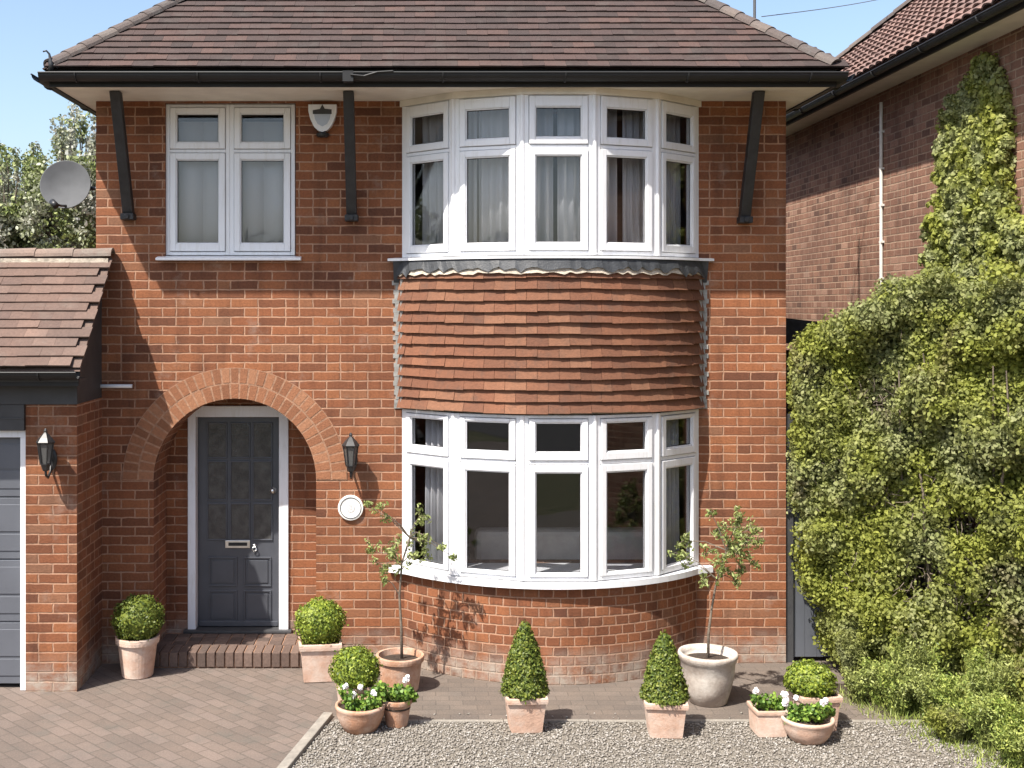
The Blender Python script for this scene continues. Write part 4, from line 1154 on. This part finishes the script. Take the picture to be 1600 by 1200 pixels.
def topiary_ball(px, py_base, w_top, w_bot, hpx, ball_px, ball_py, ball_r, label, kind, clay, leaf, rot=.1, squash=.95, n=3600):
    g_ = gnd(px, py_base); d = D0 + g_.y; s_ = F / d
    rt = w_top / s_ / 2; cy = g_.y + rt * .8; s_ = F / (D0 + cy); rt = w_top / s_ / 2; rb = w_bot / s_ / 2; h = hpx / s_
    x = (px - CX) / s_; c = (x, cy, .002)
    t = thing('potted_topiary', label, 'topiary', c, 'clipped box plants in terracotta pots')
    pot(t, kind, c, rt, rb, h, clay, rot)
    bc = at(ball_px, ball_py, cy); r = ball_r / s_
    P, N = ball_points(n, tuple(bc), r, squash)
    join_core('foliage', leaf_verts(P, N, .021, .6, .55), core_ball(tuple(bc), r * .93, squash), leaf, t)
    m = MB(); m.tube([(x, cy, h * .8), (bc.x, cy, bc.z)], .016, 8); m.build('stem', M['bark_dark'], t)
    return t

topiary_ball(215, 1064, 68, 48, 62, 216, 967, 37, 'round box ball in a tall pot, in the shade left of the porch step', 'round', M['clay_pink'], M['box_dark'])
topiary_ball(500, 1068, 72, 56, 60, 500, 972, 37, 'sunlit box ball in a square rimmed pot just right of the porch step', 'square', M['clay_pink'], M['box'], rot=.12)
topiary_ball(553, 1126, 60, 46, 50, 555, 1048, 36, 'box ball behind the white flowered bowl, in the cluster by the kerb', 'square', M['clay_pink'], M['box'], rot=.2)
topiary_ball(1272, 1146, 70, 54, 56, 1266, 1064, 36, 'box ball standing behind the flower bowl at the foot of the hedge', 'square', M['clay_pink'], M['box'], rot=.1, squash=.78)

def cone(px, py_base, wt, wb, hpx, top_py, base_hw, label, rot):
    g_ = gnd(px, py_base); cy = g_.y + .13; s_ = F / (D0 + cy); x = (px - CX) / s_
    rt, rb, h = wt / s_ / 2, wb / s_ / 2, hpx / s_; c = (x, cy, .002)
    t = thing('potted_topiary', label, 'topiary', c, 'box cones in square pots on the gravel')
    pot(t, 'square', c, rt, rb, h, M['clay_pink'], rot)
    zt_ = at(px, top_py, cy).z; zb2 = h - .01; H = zt_ - zb2; R0 = base_hw / s_
    n = 5200; u = 1 - np.sqrt(rng.uniform(0, 1, n)); a = rng.uniform(0, 2 * math.pi, n)
    def prof(u): return R0 * np.clip(np.minimum((1 - u) ** .62, .84 + u * 3.2), 0.03, 1)
    bump = np.array([noise.noise(Vector((math.cos(q) * 2, math.sin(q) * 2, w_ * 7 + px))) for q, w_ in zip(a, u)])
    r = prof(u) * (1 + .14 * bump + rng.normal(0, .05, n)) 
    P = np.stack([x + r * np.cos(a), cy + r * np.sin(a), zb2 + u * H + rng.normal(0, .006, n)], 1)
    N = np.stack([np.cos(a), np.sin(a), np.full(n, .5)], 1)
    m = MB(); m.lathe([(float(prof(np.array([q]))[0]) * .88, zb2 + q * H * .97) for q in np.linspace(0, .99, 12)], 16, c=(x, cy, 0))
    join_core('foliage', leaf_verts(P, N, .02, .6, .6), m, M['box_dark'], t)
    return t
cone(820, 1149, 70, 52, 56, 969, 36, 'conical box topiary in a square pot in front of the bow window', .06)
cone(1038, 1157, 72, 54, 56, 986, 36, 'slightly stouter conical box topiary between the bow window and the whitewashed olive pot', -.08)

def sprays(centres, n_leaf, size, mat, parent, name='foliage', radius=.1, flat=1.0, aspect=.3):
    Ps = []; Ns = []
    for (c, r, k_) in centres:
        d = rng.normal(0, 1, (k_, 3)); d /= np.linalg.norm(d, axis=1, keepdims=True)
        rr_ = rng.uniform(0, 1, (k_, 1)) ** .5 * r
        Ps.append(d * rr_ * np.array([1, 1, flat]) + np.array(c)); Ns.append(d)
    V = leaf_verts(np.concatenate(Ps), np.concatenate(Ns), size, aspect, .9)
    return join_core(name, V, None, mat, parent)

random.seed(21)
def olive(px, py_base, wt, wb, hpx, kind, clay, label, trunk, blobs, rot=0):
    g_ = gnd(px, py_base); s0 = F / (D0 + g_.y); cy = g_.y + wb / s0 / 2 * .95; s_ = F / (D0 + cy); x = (px - CX) / s_
    rt, rb, h = wt / s_ / 2, wb / s_ / 2, hpx / s_
    t = thing('potted_olive_tree', label, 'olive tree', (x, cy, .002), 'young olive trees in round pots')
    pot(t, kind, (x, cy, .002), rt, rb, h, clay, rot)
    pts = [at(a, b, cy) for a, b in trunk]
    m = MB(); m.tube(pts, list(np.linspace(.012, .006, len(pts))), 7)
    m.build('trunk', M['bark'], t, smooth=True)
    tips = []; m = MB(); C_ = []
    for (bx, by, br, cnt) in blobs:
        q = at(bx, by, cy + random.uniform(-.12, .12)); r_ = br / s_
        src = min(pts[len(pts) // 2:], key=lambda w_: (w_ - q).length)
        mid = (src + q) / 2 + Vector((0, 0, .03)); m.tube([src, mid, q], [.005, .0035, .002], 5)
        for _ in range(max(2, cnt // 20)):
            e = q + Vector(rng.normal(0, 1, 3)).normalized() * r_ * random.uniform(.5, 1.1)
            m.tube([q, (q + e) / 2 + Vector((0, 0, .01)), e], [.0025, .002, .001], 4)
            for f_ in (.35, .6, .8, 1): C_.append((tuple(q.lerp(e, f_)), .028, 5))
    m.build('branches', M['bark'], t)
    sprays(C_, 0, .036, M['olive'], t, aspect=.33)
    return t
olive(625, 1086, 76, 58, 54, 'round', M['clay'], 'spindly olive tree in an orange terracotta pot at the left end of the bow window',
      [(628, 1036), (627, 980), (624, 930), (628, 880), (640, 840)],
      [(592, 795, 16, 70), (612, 812, 14, 50), (655, 808, 20, 100), (660, 835, 20, 90), (585, 862, 20, 90), (616, 862, 26, 190), (598, 884, 20, 110), (650, 870, 16, 90), (668, 866, 16, 80), (695, 855, 13, 40), (640, 845, 16, 60), (628, 890, 16, 50), (602, 905, 9, 20), (575, 790, 8, 20), (705, 868, 10, 20)])
olive(1106, 1106, 90, 58, 78, 'belly', M['clay_old'], 'fuller olive tree in a large whitewashed pot at the right end of the bow window',
      [(1106, 1038), (1107, 990), (1112, 950), (1120, 905), (1135, 860)],
      [(1160, 805, 18, 90), (1148, 830, 28, 240), (1172, 826, 18, 110), (1118, 828, 16, 80), (1145, 858, 32, 320), (1165, 850, 22, 150), (1110, 860, 16, 70), (1068, 845, 18, 110), (1064, 866, 16, 80), (1075, 882, 12, 40), (1130, 885, 26, 170), (1158, 888, 18, 70), (1182, 880, 10, 30), (1100, 905, 16, 60), (1145, 905, 16, 60), (1185, 845, 10, 30), (1110, 800, 8, 16)])

def flowers(cs, parent, size=.021):
    for c in cs:
        c = Vector(c); Ps = []; Ns = []
        for i in range(8):
            a = i * 2.4 + c.x * 9; rr_ = .25 + .5 * (i % 3) / 2
            Ps.append(c + Vector((math.cos(a) * rr_, -.4, math.sin(a) * rr_)) * size); Ns.append((math.cos(a) * .6, -1, math.sin(a) * .6 + .4))
        o_ = join_core('flower', leaf_verts(np.array(Ps), np.array(Ns), size * 1.15, .95, .25), None, M['petal'], parent)
def planter(px, py_base, wt, wb, hpx, kind, clay, label, leaf_blobs, fl, grp='small pots of bedding plants', rot=0, leafm='flower_leaf', lsz=.028):
    g_ = gnd(px, py_base); s0 = F / (D0 + g_.y); cy = g_.y + wb / s0 / 2 * .95; s_ = F / (D0 + cy); x = (px - CX) / s_
    rt, rb, h = wt / s_ / 2, wb / s_ / 2, hpx / s_
    t = thing('planter', label, 'planter', (x, cy, .003), grp)
    pot(t, kind, (x, cy, .003), rt, rb, h, clay, rot)
    C_ = [(tuple(at(a, b, cy + random.uniform(-.08, .05))), r_ / s_, k_) for a, b, r_, k_ in leaf_blobs]
    m = MB()
    for c, r_, k_ in C_: m.tube([(x + (c[0] - x) * .3, cy, h * .8), tuple(c)], [.005, .003], 5)
    m.build('stems', M['fern'], t)
    sprays(C_, 0, lsz, M[leafm], t, aspect=.75)
    if fl: flowers([at(a, b, cy - .05) for a, b in fl], t)
    return t
planter(563, 1149, 76, 52, 40, 'bowl', M['clay'], 'squat orange clay bowl with white flowers at the end of the kerb',
        [(545, 1090, 14, 110), (560, 1105, 18, 200), (580, 1095, 18, 180), (590, 1085, 14, 90), (570, 1115, 16, 140), (550, 1105, 14, 110), (595, 1075, 10, 50), (535, 1078, 8, 40)],
        [(552, 1085), (563, 1074), (539, 1072), (548, 1090), (584, 1083)])
planter(620, 1139, 50, 34, 42, 'round', M['clay'], 'small tapered clay pot of leafy greens beside the orange clay bowl',
        [(607, 1084, 11, 90), (622, 1082, 13, 140), (638, 1083, 12, 110), (646, 1088, 9, 60), (614, 1090, 11, 80), (632, 1090, 11, 80), (600, 1075, 8, 40)], [(637, 1058), (634, 1062)])
planter(1200, 1154, 56, 48, 42, 'square', M['clay_pink'], 'square pink pot of leafy bedding beside the olive tree pot',
        [(1185, 1096, 11, 90), (1198, 1098, 14, 140), (1213, 1096, 13, 110), (1222, 1102, 10, 70), (1180, 1090, 8, 40)], [(1179, 1079), (1224, 1085), (1228, 1094)], rot=.05)
planter(1262, 1166, 78, 52, 36, 'bowl', M['clay_pink'], 'pale clay bowl with white flowers nearest the hedge',
        [(1240, 1112, 13, 120), (1256, 1115, 15, 160), (1272, 1113, 15, 150), (1288, 1108, 13, 110), (1248, 1125, 12, 90), (1235, 1128, 9, 50), (1280, 1122, 10, 60), (1298, 1112, 8, 40)],
        [(1228, 1086), (1244, 1090), (1226, 1100), (1290, 1094), (1285, 1097)])

# hedge between the path and the neighbour's wall
def hedge_front(x): return -.12 - (x - 3.03) * 1.15
def hedge_top(x):
    return 2.42 + .80 * min(1, max(0, (x - 3.05) / .75)) ** .7 + .10 * noise.noise(Vector((x * 4, 3, 1)))
def hedge_left(z):                     # how far the left end bulges over the gate
    if z > 1.45: return 3.02 + max(0, (z - 2.4)) * .12
    return 3.02 + (1.45 - z) * .20 + (.08 if z < .6 else 0)
hd = thing('hedge', 'tall unclipped hedge of mixed light and grey green leaves hiding the side passage', 'hedge', (3.5, -.9, 0))
Ps = []; Ns = []
HOLES = [(1505, 815, 40, 26), (1440, 905, 34, 40), (1530, 965, 36, 22), (1370, 640, 30, 14), (1300, 770, 14, 16), (1480, 620, 26, 14)]
nclump = 820
for i in range(nclump):
    z = random.uniform(.05, 3.15); s_ = random.random(); x = 3.0 + s_ * 1.45
    if x < hedge_left(z): x = hedge_left(z) + random.uniform(0, .1)
    if z > hedge_top(x): z = hedge_top(x) - random.uniform(0, .15)
    x = min(x, 4.38)
    y = hedge_front(x) + random.uniform(-.08, .2) + .42 * noise.noise(Vector((x * 2.6, 0, z * 2.6)))
    if z < .9: y += (.9 - z) * .12
    hx, hy = CX + x * F / (D0 + y), HY + (CZ - z) * F / (D0 + y)
    if any(((hx - a) / rx) ** 2 + ((hy - b) / ry) ** 2 < 1 for a, b, rx, ry in HOLES) and random.random() < .85: continue
    r_ = random.uniform(.07, .17); k_ = int(215 * (r_ / .12) ** 2)
    d = rng.normal(0, 1, (k_, 3)); d[:, 1] -= .45; d[:, 0] -= .35; d[:, 2] += .35; d /= np.linalg.norm(d, axis=1, keepdims=True)
    P = d * r_ * rng.uniform(.55, 1.1, (k_, 1)) + np.array((x, y, z))
    Ps.append(P); Ns.append(d)
P = np.concatenate(Ps); N = np.concatenate(Ns); ok = (P[:, 0] < 4.39) & (P[:, 0] > 2.995) & (P[:, 2] > .02)
P, N = P[ok], N[ok]
V1 = leaf_verts(P, N, .032, .66, .8)
nb_ = 60000                                     # inner leaves filling the depth
x = rng.uniform(3.05, 4.36, nb_); z = rng.uniform(.05, 2.85, nb_); y = np.array([hedge_front(a) for a in x]) + rng.uniform(.0, .35, nb_)
keep = (x > np.array([hedge_left(q) + .05 for q in z])) & (z < np.array([hedge_top(q) - .05 for q in x])); hx, hy = CX + x * F / (D0 + y), HY + (CZ - z) * F / (D0 + y)
for a, b, rx, ry in HOLES: keep &= ~((((hx - a) / rx) ** 2 + ((hy - b) / ry) ** 2 < 1) & (rng.uniform(0, 1, nb_) < .9))
P = np.stack([x, y, z], 1)[keep]
V2 = leaf_verts(P, rng.normal(0, 1, P.shape) + np.array([-.3, -.6, .3]), .038, .65, .5)
join_core('foliage', np.concatenate([V1, V2]), None, M['hedge'], hd)
m = MB()
for i in range(44):
    x = random.uniform(3.45, 4.3); y = hedge_front(x) + random.uniform(.3, .6); p = Vector((x, y, 0)); pts = [p]
    for j in range(7): p = p + Vector((random.uniform(-.08, .07), random.uniform(-.09, .05), random.uniform(.25, .45))); pts.append(Vector((min(max(p.x, 3.3), 4.36), p.y, min(p.z, 2.9))))
    m.tube(pts, list(np.linspace(.018, .005, len(pts))), 6)
                                      # bare twiggy patches
for (a, b, rx_) in ((1500, 790, 60), (1440, 905, 90), (1380, 630, 40), (1530, 940, 60), (1350, 760, 40)):
    for i in range(70):
        xx = (a - CX + random.gauss(0, rx_)) / F; pxx = xx
        # where the sight line meets the hedge face
        s2 = (pxx * (D0 - .12 + 3.03 * 1.15)) / (1 + 1.15 * pxx); y = hedge_front(s2) - random.uniform(-.05, .06); z_ = CZ - (b + random.gauss(0, 26) - HY) * (D0 + y) / F
        p = Vector((min(s2, 4.37), y, z_)); q = p + Vector((random.uniform(-.1, .1), random.uniform(-.05, .05), random.uniform(-.12, .12)))
        m.tube([p, (p + q) / 2 + Vector((0, -.02, 0)), q], [.004, .003, .002], 4)
m.build('stems', M['bark'], hd)

# ivy on the neighbour's wall
iv = thing('climbing_ivy', 'bright ivy climbing the neighbouring brick wall up to the eaves', 'ivy', (NX, -1.3, 3))
outline = [(1470, 470), (1478, 330), (1480, 215), (1486, 165), (1505, 148), (1525, 125), (1543, 88), (1558, 90), (1572, 118), (1585, 160), (1590, 230), (1590, 300), (1600, 330), (1640, 380), (1700, 470)]
def wall_at(px, py):
    d = F * NX / (px - CX); return d - D0, CZ - (py - HY) * d / F
poly = [wall_at(a, b) for a, b in outline]
def inpoly(y, z):
    c = False; j = len(poly) - 1
    for i in range(len(poly)):
        (yi, zi), (yj, zj) = poly[i], poly[j]
        if (zi > z) != (zj > z) and y < (yj - yi) * (z - zi) / (zj - zi) + yi: c = not c
        j = i
    return c
Ps = []; ys = [q[0] for q in poly]; zs = [q[1] for q in poly]; cnt = 0
while cnt < 1500:
    y, z = random.uniform(min(ys), max(ys)), random.uniform(min(zs) - .1, max(zs))
    if inpoly(y, z) or (z < 3.05):
        th = .05 + .13 * min(1, max(0, (4.6 - z)))
        c = np.array((NX - random.uniform(.02, th), y, z)); r_ = random.uniform(.03, .075); k_ = int(95 * (r_ / .08) ** 2)
        d = rng.normal(0, 1, (k_, 3)); d[:, 0] -= .6; d /= np.linalg.norm(d, axis=1, keepdims=True)
        Ps.append((d * r_ * rng.uniform(.4, 1, (k_, 1)) + c, d)); cnt += 1
P = np.concatenate([q[0] for q in Ps]); N = np.concatenate([q[1] for q in Ps]); ok = P[:, 0] < NX - .004
join_core('foliage', leaf_verts(P[ok], N[ok], .034, .8, .65), None, M['ivy'], iv)
m = MB()
for i in range(9):
    y = random.uniform(-.9, .0); p = Vector((NX - .02, y, 2.6)); pts = [p]
    for j in range(6):
        p = p + Vector((0, (-.55 - p.y) * .12 + random.uniform(-.07, .07), .28)); pts.append(p.copy())
    m.tube(pts, list(np.linspace(.012, .004, 7)), 5)
m.build('stems', M['bark_dark'], iv)

# low plants at the foot of the hedge
bed = MB(); bq = [(3.12, -.5, .006), (3.3, -1.2, .006), (3.55, -1.55, .006), (3.7, -2.1, .006), (3.9, -3.1, .006), (NX, -3.1, .006), (NX, -.75, .006)]
bed.poly(bq); struct(bed.build('soil_bed', M['soil']))
def tuft(x, y, h, r_, n, label, size=.03, mat='fern', name='leafy_plant', cat='plant', grp='low plants at the foot of the hedge', asp=.35):
    t = thing(name, label, cat, (x, y, 0), grp)
    m = MB(); C_ = []
    for i in range(n):
        a = random.uniform(0, 6.28); e = Vector((x + math.cos(a) * r_ * random.random() ** .5, y + math.sin(a) * r_ * random.random() ** .5, h * random.uniform(.6, 1.05)))
        b = Vector((x + (e.x - x) * .3, y + (e.y - y) * .3, 0)); mid = (b + e) / 2 + Vector((0, 0, h * .15))
        m.tube([b, mid, e], [.004, .003, .0015], 4)
        for f_ in (.25, .45, .6, .75, .9, 1.0):
            q = b.lerp(mid, f_ * 2) if f_ < .5 else mid.lerp(e, f_ * 2 - 1); C_.append((tuple(q), .035, 7))
    m.build('stems', M[mat], t); o_ = sprays(C_, 0, size, M[mat], t, aspect=asp); return t
random.seed(5)
low = [(3.62, -1.12, .52, .2, 90, 'tall soft plant rising against the middle of the hedge'),
       (3.95, -1.5, .5, .2, 90, 'tall soft plant against the hedge near the right edge'),
       (3.36, -.98, .3, .13, 60, 'pale feathery plant between the clay bowl and the hedge'),
       (3.92, -1.95, .34, .18, 90, 'wide pale plant in front of the hedge at the far right'),
       (3.68, -1.62, .26, .16, 70, 'light green mound at the gravel edge before the bushy plant'),(3.22, -.95, .22, .10, 26, 'small tuft of grey green leaves directly behind the clay bowl end of the hedge'),
       (3.42, -1.20, .34, .17, 60, 'soft feathery plant second from the left along the hedge foot'),
       (3.58, -1.45, .36, .18, 70, 'bushy feathery plant in the middle of the hedge foot'),
       (3.55, -1.72, .22, .15, 50, 'low pale plant spilling onto the gravel below the hedge middle'),
       (3.75, -1.85, .34, .17, 70, 'broad feathery plant toward the right edge of the hedge foot'),
       (3.78, -2.15, .24, .16, 60, 'low green plant in the bottom right corner'),
       (3.3, -.62, .45, .14, 50, 'darker upright plant between box ball and hedge')]
for x, y, h, r_, n, lb in low: tuft(x, y, h, r_, int(n * 1.5), lb, size=.026, mat='fern' if n != 50 else 'hedge')
# grass fringe, uncountable
n = 3600; P = []
while len(P) < n:
    x = random.uniform(3.0, 4.0); y = random.uniform(-2.8, -.7); 
    e = 3.12 + (-.75 - y) * .38
    if x > e - .06 + random.gauss(0, .09): P.append((x, y, 0))
P = np.array(P); h = rng.uniform(.02, .075, (n, 1)); a = rng.uniform(0, 6.28, n); dx = np.stack([np.cos(a), np.sin(a), np.zeros(n)], 1) * .004
lean = rng.normal(0, .025, (n, 3)); lean[:, 2] = 0
V = np.stack([P - dx, P + dx, P + lean + np.array([0, 0, 1]) * h], 1).reshape(-1, 3)
stuff(link('grass', quads_mesh('grass', V, 3), M['fern']), 'ragged grass fringe between gravel and hedge', 'grass')

# background tree left of the house
bt = thing('tree', 'loose flowering tree behind the garage, left of the house', 'tree', (-4.3, 5.2, 0))
m = MB(); tr0 = Vector((-4.5, 5.2, 0)); m.tube([tr0, tr0 + Vector((.1, 0, 1.5)), tr0 + Vector((.3, 0, 2.8)), tr0 + Vector((.4, .1, 4.0))], [.14, .11, .08, .03], 10); m.build('trunk', M['bark'], bt)
m = MB(); C_ = []
random.seed(3)
def skyline(px):   # photo row of the top of the crown
    return 255 + 22 * math.sin(px * .045) + (-25 if px > 115 else 0) + (18 if px < 15 else 0)
for i in range(430):
    px = random.uniform(-120, 190); Y = random.uniform(4.4, 6.6); top = skyline(px); py = top + random.random() ** .8 * (430 - top) + 6
    q = at(px, py, Y); dense = min(1, (py - top) / 60)
    C_.append((tuple(q), random.uniform(.12, .24), int(25 + 75 * dense)))
for i in range(60):
    px = random.uniform(-100, 150); Y = random.uniform(4.6, 6.2); b = at(px, skyline(px) + 40, Y); e = at(px + random.uniform(-8, 8), skyline(px) - random.uniform(5, 55), Y)
    m.tube([b, (b + e) / 2 + Vector((.03, 0, 0)), e], [.012, .008, .004], 5)
    for f_ in (.55, .7, .85, 1): C_.append((tuple(b.lerp(e, f_)), .07, 10))
    hub = tr0 + Vector((.35, 0, 2.9)); m.tube([hub, (hub + b) / 2 + Vector((0, 0, .2)), b], [.03, .02, .012], 5)
m.build('limbs', M['bark'], bt)
sprays([(c, r_, int(k_ * 1.9)) for c, r_, k_ in C_], 0, .052, M['tree_far'], bt, 'crown', aspect=.6)

# far wood across the road and beyond the drive: it closes the horizon and shows in the window glass
n = 30000; cl = []
for i in range(420):
    if i < 250: cl.append((random.uniform(-34, 30), random.uniform(-34, -29), random.uniform(.4, 4.4 + 1.6 * noise.noise(Vector((i * .37, 1, 2))))))
    else: cl.append((random.uniform(-30, -24), random.uniform(-30, 20), random.uniform(.4, 6.5)))
cl = np.array(cl); idx = rng.integers(0, len(cl), n)
d = rng.normal(0, 1, (n, 3)); d /= np.linalg.norm(d, axis=1, keepdims=True)
P = cl[idx] + d * rng.uniform(.5, 1.4, (n, 1)); P[:, 2] = np.abs(P[:, 2])
stuff(link('far_wood', quads_mesh('far_wood', leaf_verts(P, d, .5, .7, .6), 6), M['tree_far']), 'green wood across the road reflected in the glass', 'wood')
